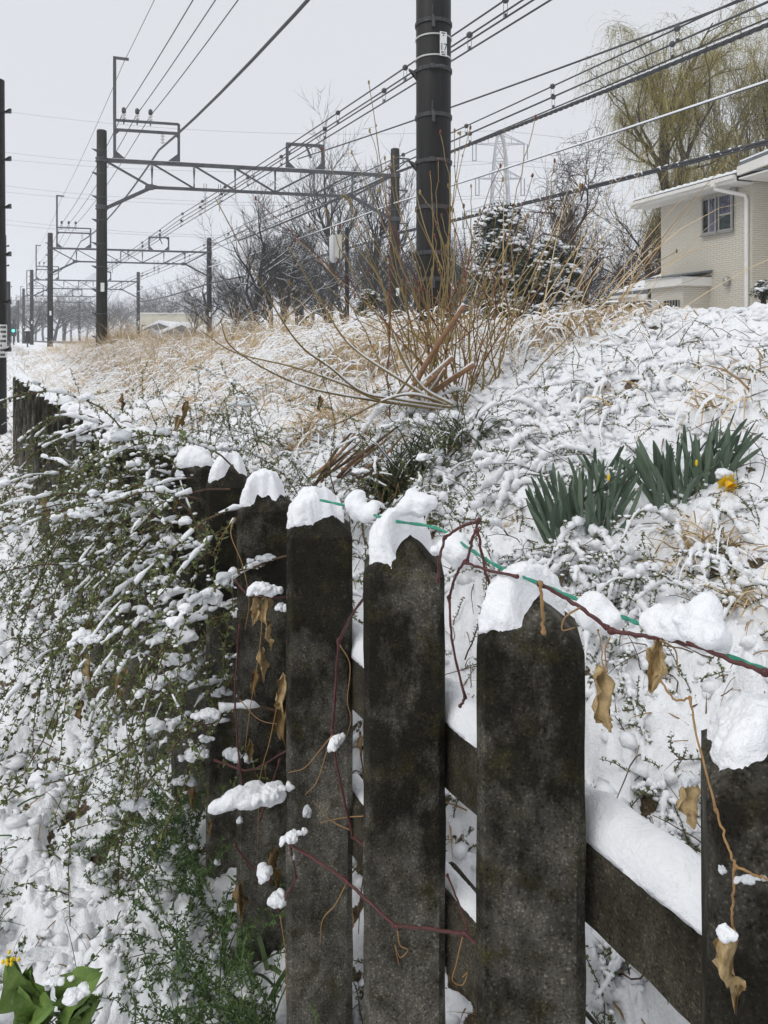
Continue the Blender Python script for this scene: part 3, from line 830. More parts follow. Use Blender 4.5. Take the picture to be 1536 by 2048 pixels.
GL = ['nearest and largest railway gantry with steel truss beam between two concrete masts',
      'second railway gantry from the viewer, framed under the nearest truss',
      'third railway gantry from the viewer, half hidden behind the nearest left mast',
      'fourth railway gantry from the viewer with faint truss beam over the tracks',
      'fifth railway gantry from the viewer, small and pale in the haze',
      'farthest railway gantry fading into the grey trees at left']
g0 = make_gantry(GL[0])
for n_, v in enumerate(GV):
    g = g0 if n_ == 0 else copy_tree(g0)
    g['label'] = GL[n_]
    g.location = Vector(W(3.2 + (.0 if n_ < 3 else .15 * (n_ - 2)), v, ZB)); g.rotation_euler = (0, 0, GROT)

# ------------------------------------------------------------------ overhead wires
def span_wire(U, z, sag=.12, vmin=-12, vs_=(0, 27, 54.5, 84, 115, 150), dz0=0.0):
    pts = []
    nodes = [vmin] + list(vs_)
    for a, b in zip(nodes[:-1], nodes[1:]):
        m_ = 10
        for q in range(m_):
            t_ = q / m_
            s_ = sag * ((b - a) / 27.0) ** 2 * 4 * t_ * (1 - t_)
            pts.append(W(U, a + (b - a) * t_, z - s_))
    pts.append(W(U, nodes[-1], z))
    return np.array(pts)
def wire(label, pts, r, mat='wire', sides=6, group='overhead railway wires', name='overhead_wire', cat='wire'):
    o = MB().tube(pts, r, sides, False).build(name, mat, smooth_=True)
    return tag(o, label, cat, group)
U_, z_ = gan(247, 126, 27); wire('thin earth wire hung from the tall arm of the left masts', span_wire(U_, z_, .18), .010)
for (px, py), w_ in zip(((241, 236), (268, 238), (295, 240)), ('left', 'middle', 'right')):
    U_, z_ = gan(px, py, 27.5); wire('%s of three feeder wires tied to the white insulators above the nearest gantry' % w_, span_wire(U_, z_, .28), .015)
U_, z_ = gan(318, 300, 27); wire('thick feeder cable sloping to the hanging insulator of the left gantry frame', span_wire(U_, z_, .45), .038)
def catenary(Um, slope_m, slope_c, lab, ball_v):
    zm = EYE + 1.1288 * Um * slope_m; zc = EYE + 1.1288 * Um * slope_c
    pm = span_wire(Um, zm, .10); pc = span_wire(Um, zc, .03)
    om = wire('upper carrying wire with black clips, ' + lab, pm, .0125)
    wire('lower contact wire hung on droppers, ' + lab, pc, .0125)
    for v in ball_v:
        t_ = (v % 27.0) / 27.0 if v < 27 else .5
        zz = zm - .10 * 4 * t_ * (1 - t_) if v < 27 else zm - .08
        p = W(Um, v, zz); mb = MB(); mb.add(ICO2[0] * .048 + p, None, ICO2[1]); mb.build('clip', 'insulator_dark', om, smooth_=True)
        mb = MB()
        for s_ in (-.025, .025):
            mb.tube([p + (s_, 0, 0), np.array((p[0] + s_, p[1], zc - .03))], .0035, 4, False)
        mb.box((p[0], p[1], zc + .0), (.03, .03, .05))
        mb.build('dropper', 'wire', om)
bv = [2.3, 5.0, 7.6, 10.2, 12.8, 15.4, 18, 20.6, 23.2, 26, 30, 34, 38, 42, 46, 50, 58, 64, 70, 76]
catenary(5.72, .681, .637, 'left pair of the near track', bv)
catenary(5.92, .658, .617, 'right pair of the near track', [v + 1.1 for v in bv])
catenary(8.36, .466, .440, 'left pair of the far track', [v - .4 for v in bv])
catenary(8.72, .446, .419, 'right pair of the far track', bv)
a_, b_ = gan(595, 318, 25.3); p0 = W(a_, 25.3, b_); U1 = 1410 * .8859 * 9 / (1670.6 - .4639 * 1410); p1 = W(U1, 9, EYE + 1.1288 * U1 * .482); p2 = p1 + (p1 - p0) * .9
tt_ = np.linspace(0, 1, 30)[:, None]
pp_ = p0 * (1 - tt_) + p2 * tt_; pp_[:, 2] -= .55 * 4 * (tt_[:, 0] * .55) * (1 - tt_[:, 0]) * .9
wire('single cable running from the small gantry frame behind the utility pole to the upper right', pp_, .021)
# snowy cables on the right mast row
def cable(label, U, slope, sag, r):
    z = EYE + 1.1288 * U * slope
    pts = span_wire(U, z, sag, -15, (-3, 24.5, 52, 81.5))
    return pts, z
pts, z = cable('', 13.3, .419, .15, .04)
root = thing('twisted_cable', 'heavy twisted cable with snow in its grooves, thickest of the right-hand cables', 'cable', pts[0])
L_ = np.concatenate([[0], np.cumsum(np.linalg.norm(np.diff(pts, axis=0), axis=1))])
s_ = np.arange(0, L_[-1] * .62, .09)
C = np.stack([np.interp(s_, L_, pts[:, q]) for q in range(3)], -1)
for q in range(3):
    ph = s_ * 2 * math.pi / .62 + q * 2 * math.pi / 3
    n2 = np.array((.8859, .4639, 0))
    P = C + .030 * (np.cos(ph)[:, None] * n2 + np.sin(ph)[:, None] * np.array((0, 0, 1.0)))
    MB().tube(P, .031, 6, False).build('strand', 'wire', root, pts[0], smooth_=True)
mb = MB()
for q in range(3):
    ph = (s_ * 2 * math.pi / .62 + q * 2 * math.pi / 3)
    top = np.sin(ph) > -.1
    P = C + .030 * (np.cos(ph)[:, None] * n2 + np.sin(ph)[:, None] * np.array((0, 0, 1.0))) + np.array((-.004, -.012, .022))
    run = []
    for w_, tp in zip(P, top):
        if tp: run.append(w_)
        else:
            if len(run) > 2: mb.tube(run, .021, 5, True)
            run = []
stuff(mb.build('snow', 'snow', root, pts[0], smooth_=True))
pts, z = cable('', 13.2, .343, .12, .03)
root = tag(MB().tube(pts, .020, 6, False).build('snowy_cable', 'wire', smooth_=True), 'thin cable evenly coated with snow below the twisted cable', 'cable')
MB().tube(pts + np.array((-.004, -.008, .018)), .024, 6, False).build('snow', 'snow', root, smooth_=True)
pts, z = cable('', 13.3, .268, .14, .03)
root = thing('cable_bundle', 'lowest right-hand cable bundle with tufts of snow, passing in front of the house roof', 'cable', pts[0])
for q in range(2):
    MB().tube(pts + np.array((0, 0, -.055 * q)), .034 - .008 * q, 6, False).build('cable', 'wire', root, pts[0], smooth_=True)
mb = MB()
L_ = np.concatenate([[0], np.cumsum(np.linalg.norm(np.diff(pts, axis=0), axis=1))])
for s1 in np.arange(0.2, L_[-1] * .62, .26):
    c = np.array([np.interp(s1 + rng.uniform(-.06, .06), L_, pts[:, q]) for q in range(3)])
    dv = unit(pts[10] - pts[9])
    mb.tube([c - dv * rng.uniform(.02, .06) + (0, -.02, -.04), c + (0, -.01, .035), c + dv * rng.uniform(.03, .1) + (0, -.02, .03)], [.012, .024, .012], 5)
stuff(mb.build('snow_tuft', 'snow', root, pts[0], smooth_=True))

# ------------------------------------------------------------------ far pylon and its lines
PY = 150.0
pb = at(1000, 690, PY); pb[2] = 0
py_ = thing('transmission_pylon', 'pale lattice transmission pylon far behind the utility pole', 'pylon', pb)
ht = [0, 9, 17, 24, 29.5, 34, 38, 41.5, 44]; hw = [4.6, 3.6, 2.75, 2.0, 1.7, 1.45, 1.2, .8, .25]
legs = [MB() for _ in range(4)]; br_ = MB()
for a in range(len(ht) - 1):
    c0 = [np.array((sx * hw[a], sy * hw[a], ht[a])) for sx, sy in ((-1, -1), (1, -1), (1, 1), (-1, 1))]
    c1 = [np.array((sx * hw[a + 1], sy * hw[a + 1], ht[a + 1])) for sx, sy in ((-1, -1), (1, -1), (1, 1), (-1, 1))]
    for q in range(4):
        legs[q].bar(c0[q], c1[q], .30)
        br_.bar(c0[q], c1[(q + 1) % 4], .16); br_.bar(c0[(q + 1) % 4], c1[q], .16); br_.bar(c1[q], c1[(q + 1) % 4], .16)
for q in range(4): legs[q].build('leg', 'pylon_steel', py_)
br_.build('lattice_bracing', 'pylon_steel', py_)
arms = []
for za, La in ((41.2, 5.2), (34.2, 4.6), (27.5, 7.2)):
    for sx in (-1, 1):
        mb = MB(); tip = np.array((sx * La, 0, za)); arms.append(tip)
        for sy in (-1, 1):
            mb.bar((sx * .8, sy * .9, za), tip, .16); mb.bar((sx * .8, sy * .8, za + 1.9), tip, .14)
        for f_ in (.35, .65): mb.bar((sx * (.8 + (La - .8) * f_), 0, za), (sx * (.8 + (La - .8) * f_), 0, za + 1.9 * (1 - f_)), .12)
        arm = mb.build('cross_arm', 'pylon_steel', py_)
        mb = MB()
        for o_ in (-.35, .35): mb.bar(tip + (o_, 0, 0), tip + (o_, 0, -3.4), .20)
        mb.bar(tip + (-.4, 0, -3.4), tip + (.4, 0, -3.4), .2)
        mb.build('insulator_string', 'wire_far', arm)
ends_y = [(0, 212), (0, 295), (0, 311), (0, 362), (0, 376), (0, 430), (0, 441)]
ln = ['topmost', 'second', 'third', 'fourth', 'fifth', 'sixth', 'lowest']
starts = [np.array((0, 0, 44.0))] + [t_ + (0, 0, -3.4) for t_ in arms]
order = [0, 1, 2, 3, 4, 5, 6]
for q in order:
    s0 = starts[q] + pb; e = at(-60, ends_y[q][1], 175.0)
    tt_ = np.linspace(-.35, 1, 40)[:, None]
    P = s0 * (1 - tt_) + e * tt_; P[:, 2] -= 3.0 * np.where(tt_[:, 0] > 0, 4 * tt_[:, 0] * (1 - tt_[:, 0]), -tt_[:, 0] * 3)
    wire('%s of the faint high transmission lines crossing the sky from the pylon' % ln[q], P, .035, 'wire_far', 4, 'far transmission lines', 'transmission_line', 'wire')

# ------------------------------------------------------------------ poles along the path at the left edge
def path_pole(px_right, topy, Y, r, z0, label, plate=None):
    x = (px_right - CX) / FPX * Y - r
    base = (x, Y, z0); t_ = thing('roadside_pole', label, 'pole', base, 0, 'dark poles at the left edge')
    H = EYE + (HY - topy) / FPX * Y - z0
    MB().lathe([(r * 1.12, 0), (r, H * .4), (r * .86, H)], sides=24).build('pole', 'pole_dark', t_, smooth_=True)
    for q in range(int(H / .9)):
        zz = 1.8 + q * .9
        if zz < H - .2: MB().prism([(r * .7, -.04, zz - .02), (r + .13, -.04, zz - .02), (r + .13, -.04, zz + .07), (r + .10, -.04, zz + .07), (r + .10, -.04, zz + .015), (r * .7, -.04, zz + .015)], (0, .03, 0)).build('climbing_step', 'band_steel', t_)
    if plate:
        zc = EYE + (HY - plate[0]) / FPX * Y - z0
        pm = MB(); pm.lathe([(r * 1.07, zc - plate[1] / 2), (r * 1.07 + .006, zc - plate[1] / 2), (r * 1.07 + .006, zc + plate[1] / 2), (r * 1.07, zc + plate[1] / 2)], sides=24)
        p_ = pm.build('notice_sheet', 'plate_white', t_, smooth_=True)
        mb = MB()
        for row in range(7):
            for q in range(10):
                an = math.radians(-95 + q * 10)
                if random.random() < .75:
                    mb.box((math.cos(an) * (r * 1.07 + .008), math.sin(an) * (r * 1.07 + .008), zc - plate[1] * .42 + row * plate[1] * .14), (.006, .022, plate[1] * .07), [[math.cos(an), -math.sin(an), 0], [math.sin(an), math.cos(an), 0], [0, 0, 1]])
        mb.build('notice_print', 'ink', p_)
    return t_
path_pole(10, 160, 14.0, .17, -.5, 'nearest dark pole at the left edge with a white printed notice', (682, .62))
path_pole(13, 470, 34.0, .17, -.5, 'middle dark pole at the left edge, its top with bolts just beyond the nearest pole')
path_pole(21, 563, 60.0, .17, -.5, 'farthest dark pole at the left edge with a small white plate', (715, .5))
# ------------------------------------------------------------------ house
def uvbox(me, sx=1.0):
    uv = me.uv_layers.new(name='UVMap')
    for p in me.polygons:
        n = p.normal
        for li in p.loop_indices:
            co = me.vertices[me.loops[li].vertex_index].co
            if abs(n.x) > abs(n.y): uv.data[li].uv = (co.y, co.z)
            else: uv.data[li].uv = (co.x, co.z)
HC = at(1322, 680, 24.0); HC[2] = 0.2            # far left corner of the upper storey
hd = unit(np.array((.326, -.945, 0)))            # along the wall towards us
hn = np.array((-.945, -.326, 0))                 # out of the wall, towards the tracks
HR = math.atan2(hd[1], hd[0])
house = thing('house', 'beige brick-clad two-storey house with white eaves beyond the snowy bank', 'house', HC, HR)
# local axes: x along the wall towards us, y = away from tracks (into the house), z up
def L(x, y, z): return (x, y, z)
WL = 3.72; HW = 5.78
mb = MB(); mb.box((WL / 2, 3.5, HW / 2 - .3), (WL, 7.0, HW + .6)); me = mb.mesh('wall'); uvbox(me); put('wall', me, 'house_cladding', house)
mb = MB(); mb.box((WL + 2.0, 4.4, HW / 2 - .3), (4.0, 7.0, HW + 1.0)); me = mb.mesh('wall'); uvbox(me); put('wall', me, 'house_cladding', house)
# main roof: eave along the tracks side, rising away
def slab(p, ext, thick): 
    mb = MB(); mb.prism(p, (0, 0, thick)); return mb
ro = slab([(-.62, -.62, HW + .02), (WL + .10, -.62, HW + .02), (WL + .10, 4.0, HW + .62), (-.62, 4.0, HW + .62)], None, .07).build('roof', 'roof_grey', house)
slab([(-.60, -.63, HW + .10), (WL + .08, -.63, HW + .10), (WL + .08, 3.9, HW + .69), (-.60, 3.9, HW + .69)], None, .06).build('roof_snow', 'snow', ro)
for q in range(16):
    x = -.5 + q * (WL + .5) / 15.5
    mb = MB(); mb.add(ICO2[0] * (.10, .09, .05) + (x, -.50 + .04 * random.random(), HW + .17), None, ICO2[1]); mb.build('snow_lump', 'snow', ro, smooth_=True)
    MB().box((x + .1, -.60, HW + .075), (.10, .07, .045)).build('roof_tile_end', 'roof_grey', ro)
mb = MB(); mb.box((WL / 2 - .28, -.66, HW - .08), (WL + .72, .06, .17)); ea = mb.build('fascia', 'trim_white', house)
mb = MB(); mb.prism([(-.62, -.63, HW - .16), (-.62, 0.0, HW - .16), (WL + .05, 0.0, HW - .16), (WL + .05, -.63, HW - .16)], (0, 0, .04)); mb.build('soffit', 'trim_white', ea)
mb = MB(); mb.prism([(-.64, -.66, HW - .16), (-.64, -.66, HW + .04), (-.64, 4.0, HW + .66), (-.64, 4.0, HW + .45)], (.06, 0, 0)); mb.build('verge_board', 'trim_white', ea)
mb = MB(); mb.bar((-.6, -.74, HW - .03), (WL + .1, -.74, HW - .03), .11, .10); mb.build('gutter', 'trim_white', ea)
# right-hand verge that climbs toward the viewer
mb = MB(); mb.prism([(WL + .12, -.66, HW + .0), (WL + .12, -.66, HW + .24), (WL + 4.4, -.66, HW + .62), (WL + 4.4, -.66, HW + .34)], (0, .10, 0)); mb.build('verge_board', 'trim_white', ea)
ro2 = slab([(WL + .12, -.62, HW + .25), (WL + 4.4, -.62, HW + .64), (WL + 4.4, 5, HW + 1.2), (WL + .12, 5, HW + .85)], None, .10).build('roof', 'roof_grey', house)
slab([(WL + .14, -.58, HW + .36), (WL + 4.38, -.58, HW + .75), (WL + 4.38, 5, HW + 1.32), (WL + .14, 5, HW + .97)], None, .05).build('roof_snow', 'snow', ro2)
MB().prism([(WL + .12, -.60, HW - .10), (WL + .12, 1, HW - .10), (WL + 4.3, 1, HW - .02), (WL + 4.3, -.60, HW - .02)], (0, 0, .04)).build('soffit', 'trim_white', ea)
# downpipe
dp = MB(); dp.tube([(WL - .62, -.74, HW - .1), (WL - .62, -.72, HW - .24), (WL - .15, -.12, HW - .45), (WL - .13, -.08, HW - .62), (WL - .13, -.08, -.3)], .055, 10)
dp.box((WL - .62, -.74, HW - .09), (.16, .14, .16)); dp.build('downpipe', 'trim_white', house, smooth_=False)
# windows in pixel columns solved on the wall plane
def wx_(px):
    k_ = (px - CX) / FPX
    return float((k_ * HC[1] - HC[0]) / (hd[0] - k_ * hd[1]))
def wz_(px, py):
    Y = HC[1] + hd[1] * wx_(px)
    return EYE + (HY - py) / FPX * Y - HC[2]
def window(px0, px1, pt, pb_, kind):
    x0, x1 = wx_(px0), wx_(px1); zt = wz_(px0, pt); zb = wz_(px0, pb_); w = x1 - x0; h = zt - zb; cx = (x0 + x1) / 2; cz = (zt + zb) / 2
    win = MB().box((cx, .012, cz), (w, .10, h)).build('window', 'dark_room', house)
    fr = MB()
    for c, s in (((cx, -.055, zt - .03), (w + .04, .06, .06)), ((cx, -.055, zb + .03), (w + .04, .06, .06)), ((x0 + .025, -.055, cz), (.05, .06, h - .12)), ((x1 - .025, -.055, cz), (.05, .06, h - .12))): fr.box(c, s)
    if kind == 0: fr.box((cx, -.05, cz), (.06, .05, h - .12))
    else: fr.box((cx, -.05, cz - .05), (w - .1, .05, .06))
    fr.build('frame', 'frame_metal', win)
    MB().box((cx, -.075, zb - .03), (w + .08, .09, .03)).build('sill', 'frame_metal', win)
    if kind == 0:
        MB().box((x0 + w * .73, -.042, cz), (w * .42, .006, h - .12)).build('curtain', 'curtain', win)
        MB().box((x0 + w * .27, -.047, cz), (w * .44, .006, h - .12)).build('pane', 'glass', win)
        MB().box((x0 + w * .73, -.048, cz), (w * .44, .006, h - .12)).build('pane', 'glass', win)
    else:
        MB().box((cx, -.042, cz + h * .22), (w - .1, .006, h * .45)).build('curtain', 'curtain', win)
        MB().box((cx, -.042, cz - h * .26), (w - .1, .006, h * .38)).build('curtain', 'curtain_green', win)
        MB().box((cx, -.049, cz + h * .22), (w - .1, .006, h * .46)).build('pane', 'glass', win)
        MB().box((cx, -.049, cz - h * .26), (w - .1, .006, h * .38)).build('pane', 'glass', win)
    # scroll pattern on the curtains
    mb = MB()
    for q in range(5):
        a = np.linspace(0, 3.6, 14); rr = .05 + .09 * random.random()
        ox = cx + (random.random() - (.0 if kind == 0 else .5)) * w * .35; oz = cz + (random.random() - .1) * h * .42
        P = np.stack([ox + rr * np.cos(a) * .7, np.full(14, -.0462), oz + rr * np.sin(a) * 1.6], -1)
        mb.tube(P, .008, 4)
    mb.build('curtain_scroll', 'ink', win)
window(1407, 1436, 399, 471, 0)
window(1440, 1468, 391, 465, 1)
for px, py in ((1472, 377), (1458, 563)):
    x, z = wx_(px), wz_(px, py)
    MB().lathe([(.03, z + .14), (.09, z + .10), (.10, z - .08), (.085, z - .12)], (x, -.09, 0), 14).build('vent_hood', 'frame_metal', house, smooth_=True)
# single-storey annex at the far end
AZ = 2.78
mb = MB(); mb.box((-.80, 3.4, AZ / 2 - .3), (1.56, 6.4, AZ + .5)); me = mb.mesh('annex_wall'); uvbox(me); put('annex_wall', me, 'house_cladding', house)
ar = slab([(-2.15, -.50, AZ), (-.01, -.50, AZ + .02), (-.01, 3.2, AZ + 1.15), (-2.15, 3.2, AZ + 1.15)], None, .12).build('annex_roof', 'roof_grey', house)
slab([(-2.1, -.42, AZ + .15), (-.02, -.42, AZ + .17), (-.02, 3.1, AZ + 1.27), (-2.1, 3.1, AZ + 1.27)], None, .06).build('roof_snow', 'snow', ar)
for q in range(7): MB().box((-2.0 + q * .3, -.2, AZ + .27), (.09, .07, .09)).build('snow_guard', 'roof_grey', ar)
MB().box((-1.08, -.53, AZ - .09), (2.16, .06, .20)).build('annex_fascia', 'trim_white', ar)
MB().prism([(-2.15, -.50, AZ - .18), (-2.15, 0, AZ - .18), (-.02, 0, AZ - .18), (-.02, -.50, AZ - .18)], (0, 0, .04)).build('annex_soffit', 'trim_white', ar)
MB().bar((-2.15, -.60, AZ - .02), (-.4, -.60, AZ - .02), .09, .09).build('annex_gutter', 'trim_white', ar)
MB().tube([(-1.9, -.6, AZ - .06), (-1.85, -.5, AZ - .25), (-1.52, -.10, AZ - .42), (-1.50, -.08, AZ - .6), (-1.50, -.08, -.2)], .045, 8).build('downpipe', 'trim_white', ar)
# porch box
px0, px1 = wx_(1352), wx_(1418)
PZ = wz_(1418, 572) + .12; pd = .95
mb = MB(); mb.box(((px0 + px1) / 2, -pd / 2, PZ / 2 - .3), (px1 - px0, pd, PZ + .4)); me = mb.mesh('porch_wall'); uvbox(me); porch = put('porch_wall', me, 'house_cladding', house)
MB().box(((px0 + px1) / 2, -pd / 2 - .04, PZ + .0), (px1 - px0 + .22, pd + .22, .26)).build('porch_fascia', 'trim_white', porch)
MB().prism([(px0 - .16, -pd - .20, PZ + .135), (px1 + .16, -pd - .20, PZ + .135), (px1 + .16, -.02, PZ + .30), (px0 - .16, -.02, PZ + .30)], (0, 0, .05)).build('porch_roof', 'roof_grey', porch)
wz0 = PZ - .75
MB().box(((px0 + px1) / 2 + .25, -pd - .005, wz0 - .1), (.62, .04, .62)).build('porch_window', 'dark_room', porch)
mb = MB()
for q in range(6): mb.box(((px0 + px1) / 2 - .05 + q * .12, -pd - .05, wz0 - .1), (.025, .03, .62))
mb.build('window_bars', 'frame_metal', porch)
MB().box((px0 - .30, -.03, PZ / 2 - .1), (.42, .06, PZ + .2)).build('dark_panel', 'dark_room', house)  # flat near-black upright panel on the wall beside the porch

# ------------------------------------------------------------------ far buildings
def building(name, label, px0, px1, pt, Y, dep, mat, roof):
    x0 = (px0 - CX) / FPX * Y; x1 = (px1 - CX) / FPX * Y; H = EYE + (HY - pt) / FPX * Y
    b = thing(name, label, 'building', ((x0 + x1) / 2, Y, 0)); w = x1 - x0
    MB().box((0, dep / 2, H / 2 - .2), (w, dep, H + .4)).build('wall', mat, b)
    if roof == 'flat':
        r_ = MB().box((0, dep / 2, H + .1), (w + .3, dep + .3, .18)).build('roof', 'trim_white', b)
        mb = MB()
        for q in range(9): mb.bar((-w / 2 + q * w / 8, 0, H + .2), (-w / 2 + q * w / 8, 0, H + 1.1), .05)
        mb.bar((-w / 2, 0, H + 1.1), (w / 2, 0, H + 1.1), .06); mb.build('railing', 'gantry_steel', r_)
    else:
        e = .5
        r_ = MB().prism([(-w / 2 - e, -e, H), (w / 2 + e, -e, H), (0, -e, H + w * .26)], (0, dep + 2 * e, 0)).build('roof', 'roof_grey', b)
        MB().prism([(-w / 2 - e, -e - .02, H + .05), (0, -e - .02, H + w * .26 + .05), (0, -e - .02, H + w * .26 + .35), (-w / 2 - e, -e - .02, H + .30)], (0, dep + 2 * e, 0)).build('roof_snow', 'snow', r_)
        MB().prism([(w / 2 + e, -e - .02, H + .05), (0, -e - .02, H + w * .26 + .05), (0, -e - .02, H + w * .26 + .35), (w / 2 + e, -e - .02, H + .30)], (0, dep + 2 * e, 0)).build('roof_snow', 'snow', r_)
    for q in range(3):
        x = -w / 2 + (q + .5) * w / 3
        wi = MB().box((x, -.02, H * .62), (w * .14, .08, H * .16)).build('window', 'dark_room', b)
        MB().box((x, -.08, H * .62 - H * .085), (w * .17, .08, .1)).build('sill', 'trim_white', wi)
    return b
building('apartment_building', 'cream flat-roofed building with rooftop railing behind the far masts', 274, 372, 628, 105, 14, 'cream_wall', 'flat')
building('small_house', 'small pale house with white snowy gable roof in front of the cream building', 296, 345, 660, 80, 8, 'pale_wall', 'gable')
building('shed', 'low blue-grey shed with snowy roof at the far foot of the bank', 334, 398, 668, 66, 6, 'blue_wall', 'gable')

# ------------------------------------------------------------------ equipment pole, signal, marker
eb = at(694, 640, 26); eb[2] = .6
ep = thing('equipment_pole', 'thin dark pole carrying a white tank and a cream box among the bare trees', 'pole', eb)
ez = lambda py: EYE + (HY - py) / FPX * 26 - eb[2]
MB().lathe([(.08, 0), (.07, ez(455))], sides=12).build('pole', 'pole_dark', ep, smooth_=True)
MB().lathe([(.05, ez(525)), (.12, ez(520)), (.13, ez(474)), (.08, ez(470))], (-.50, .05, 0), 16).build('tank', 'pale_wall', ep, smooth_=True)
MB().box((-.30, -.03, ez(493)), (.24, .2, .82)).build('equipment_box', 'box_cream', ep)
mb = MB()
for q in range(6): mb.bar((.05 + q * .10, -.12, ez(507)), (.05 + q * .10, -.12, ez(550)), .022)
mb.bar((-.05, -.12, ez(507)), (.62, -.12, ez(507)), .03); mb.bar((-.6, -.12, ez(550)), (.62, -.12, ez(550)), .05); mb.bar((-.25, -.12, ez(550)), (-.25, -.12, ez(500)), .04)
mb.build('platform_rack', 'gantry_steel', ep)
sb_ = at(27, 690, 90); sb_[2] = .8
sg = thing('railway_signal', 'small dark railway signal showing a green light at the far left', 'signal', sb_)
MB().lathe([(.09, 0), (.08, 3.2)], sides=10).build('post', 'pole_dark', sg)
MB().box((0, 0, EYE + 20 / FPX * 90 - sb_[2]), (.55, .25, 1.5)).build('signal_head', 'ink', sg)
mb = MB(); mb.add(ICO2[0] * .16 + (0.05, -.16, EYE + 18.5 / FPX * 90 - sb_[2]), None, ICO2[1]); mb.build('green_lamp', 'lamp_green', sg)
sb_ = at(95, 690, 100); sb_[2] = .8
sg = thing('marker_lamp', 'tiny amber lamp on a short post beside the far tracks', 'lamp', sb_)
MB().lathe([(.06, 0), (.05, EYE - sb_[2] + .1)], sides=8).build('post', 'pole_dark', sg)
mb = MB(); mb.add(ICO1[0] * .10 + (0, 0, EYE - sb_[2] + .15), None, ICO1[1]); mb.build('amber_lamp', 'lamp_amber', sg)
sb_ = at(55, 700, 62); sb_[2] = .7
sg = thing('lineside_speaker', 'dark horn-shaped lineside device on a short post beside the tracks at left', 'equipment', sb_)
MB().lathe([(.06, 0), (.05, 1.0)], sides=8).build('post', 'pole_dark', sg)
MB().lathe([(.20, .5), (.27, .8), (.16, 1.3), (.26, 1.5), (.1, 1.7)], sides=12).build('device', 'ink', sg, smooth_=True)
MB().lathe([(.26, 1.52), (.2, 1.6), (.05, 1.76)], (0, 0, .02), 12).build('snow', 'snow', sg, smooth_=True)

# ------------------------------------------------------------------ trees
def grow(seed, H, r0, spec, up=.25, wig=.18, trunk_frac=.35, snowlev=2):
    """spec: list per level of (children, length factor, angle deg). returns limb mb, snow mb, tips"""
    rs = np.random.default_rng(seed)
    by_lev = [[] for _ in range(len(spec) + 1)]
    tips = []
    def branch(p, d, Ln, r, lev):
        n = 6 if lev == 0 else (5 if lev < 3 else 4)
        P = [np.array(p)]; d = np.array(d, float)
        for k_ in range(n):
            d = unit(d + rs.normal(size=3) * wig * (0.5 if lev == 0 else 1) + np.array((0, 0, up * (.3 if lev else .1))))
            P.append(P[-1] + d * Ln / n)
        P = np.array(P); R = np.linspace(r, r * (.45 if lev == 0 else .3), n + 1)
        by_lev[lev].append((P, R))
        if lev < len(spec):
            nc, lf, an = spec[lev]
            for c in range(nc):
                f_ = (trunk_frac + (1 - trunk_frac) * (c + rs.random()) / nc) if lev == 0 else (.15 + .85 * (c + rs.random()) / nc)
                f_ = min(f_, .999); q = f_ * n; i_ = int(q); pp = P[i_] + (P[i_ + 1] - P[i_]) * (q - i_)
                dloc = unit(P[i_ + 1] - P[i_])
                az = rs.uniform(0, 2 * math.pi)
                s1 = unit(np.cross(dloc, (0.3, .2, 1.0) if abs(dloc[2]) < .9 else (1, 0, 0))); s2 = np.cross(dloc, s1)
                a_r = math.radians(an * rs.uniform(.6, 1.25))
                nd = dloc * math.cos(a_r) + (s1 * math.cos(az) + s2 * math.sin(az)) * math.sin(a_r)
                branch(pp, nd, Ln * lf * rs.uniform(.7, 1.2) * (1 - .35 * f_ if lev == 0 else 1), max(R[i_] * .64, .0075), lev + 1)
        else:
            tips.append((P[-1], unit(P[-1] - P[-2])))
    branch((0, 0, 0), (rs.normal() * .05, rs.normal() * .05, 1), H, r0, 0)
    return by_lev, tips
def tree_meshes(by_lev, snowlev=2, sides=(9, 6, 4, 3, 3, 3), snow_amt=.7, seed=0):
    rs = np.random.default_rng(seed)
    tr, cr, sn = MB(), MB(), MB()
    for lev, L_ in enumerate(by_lev):
        for P, R in L_:
            (tr if lev == 0 else cr).tube(P, R, sides[lev], False)
            if 0 < lev <= snowlev and rs.random() < snow_amt:
                d = unit(P[-1] - P[0])
                if d[2] < .85: sn.tube(P[:-1] + np.array((0, 0, 1.0)) * R[:-1, None] * .75 , R[:-1] * .72, 4, False)
    return tr.mesh('trunk', smooth_=True), cr.mesh('crown', smooth_=True), (sn.mesh('snow', smooth_=True) if sn.n else None)
TREE_PROTO = {
    'bare': [tree_meshes(grow(s_, 4.6, .13, [(9, .62, 48), (5, .60, 42), (5, .58, 40), (5, .6, 38)], .30, .16)[0], 3, seed=s_) for s_ in (1, 2, 3)],
    'upright': [tree_meshes(grow(s_, 5.0, .11, [(10, .60, 32), (6, .60, 34), (5, .58, 36), (4, .6, 36)], .45, .13)[0], 2, snow_amt=.4, seed=s_) for s_ in (4, 5)],
    'contorted': [tree_meshes(grow(s_, 4.2, .11, [(10, .58, 42), (6, .62, 40), (6, .7, 40), (4, .7, 45)], .20, .42)[0], 2, snow_amt=.3, seed=s_) for s_ in (6, 7)],
}
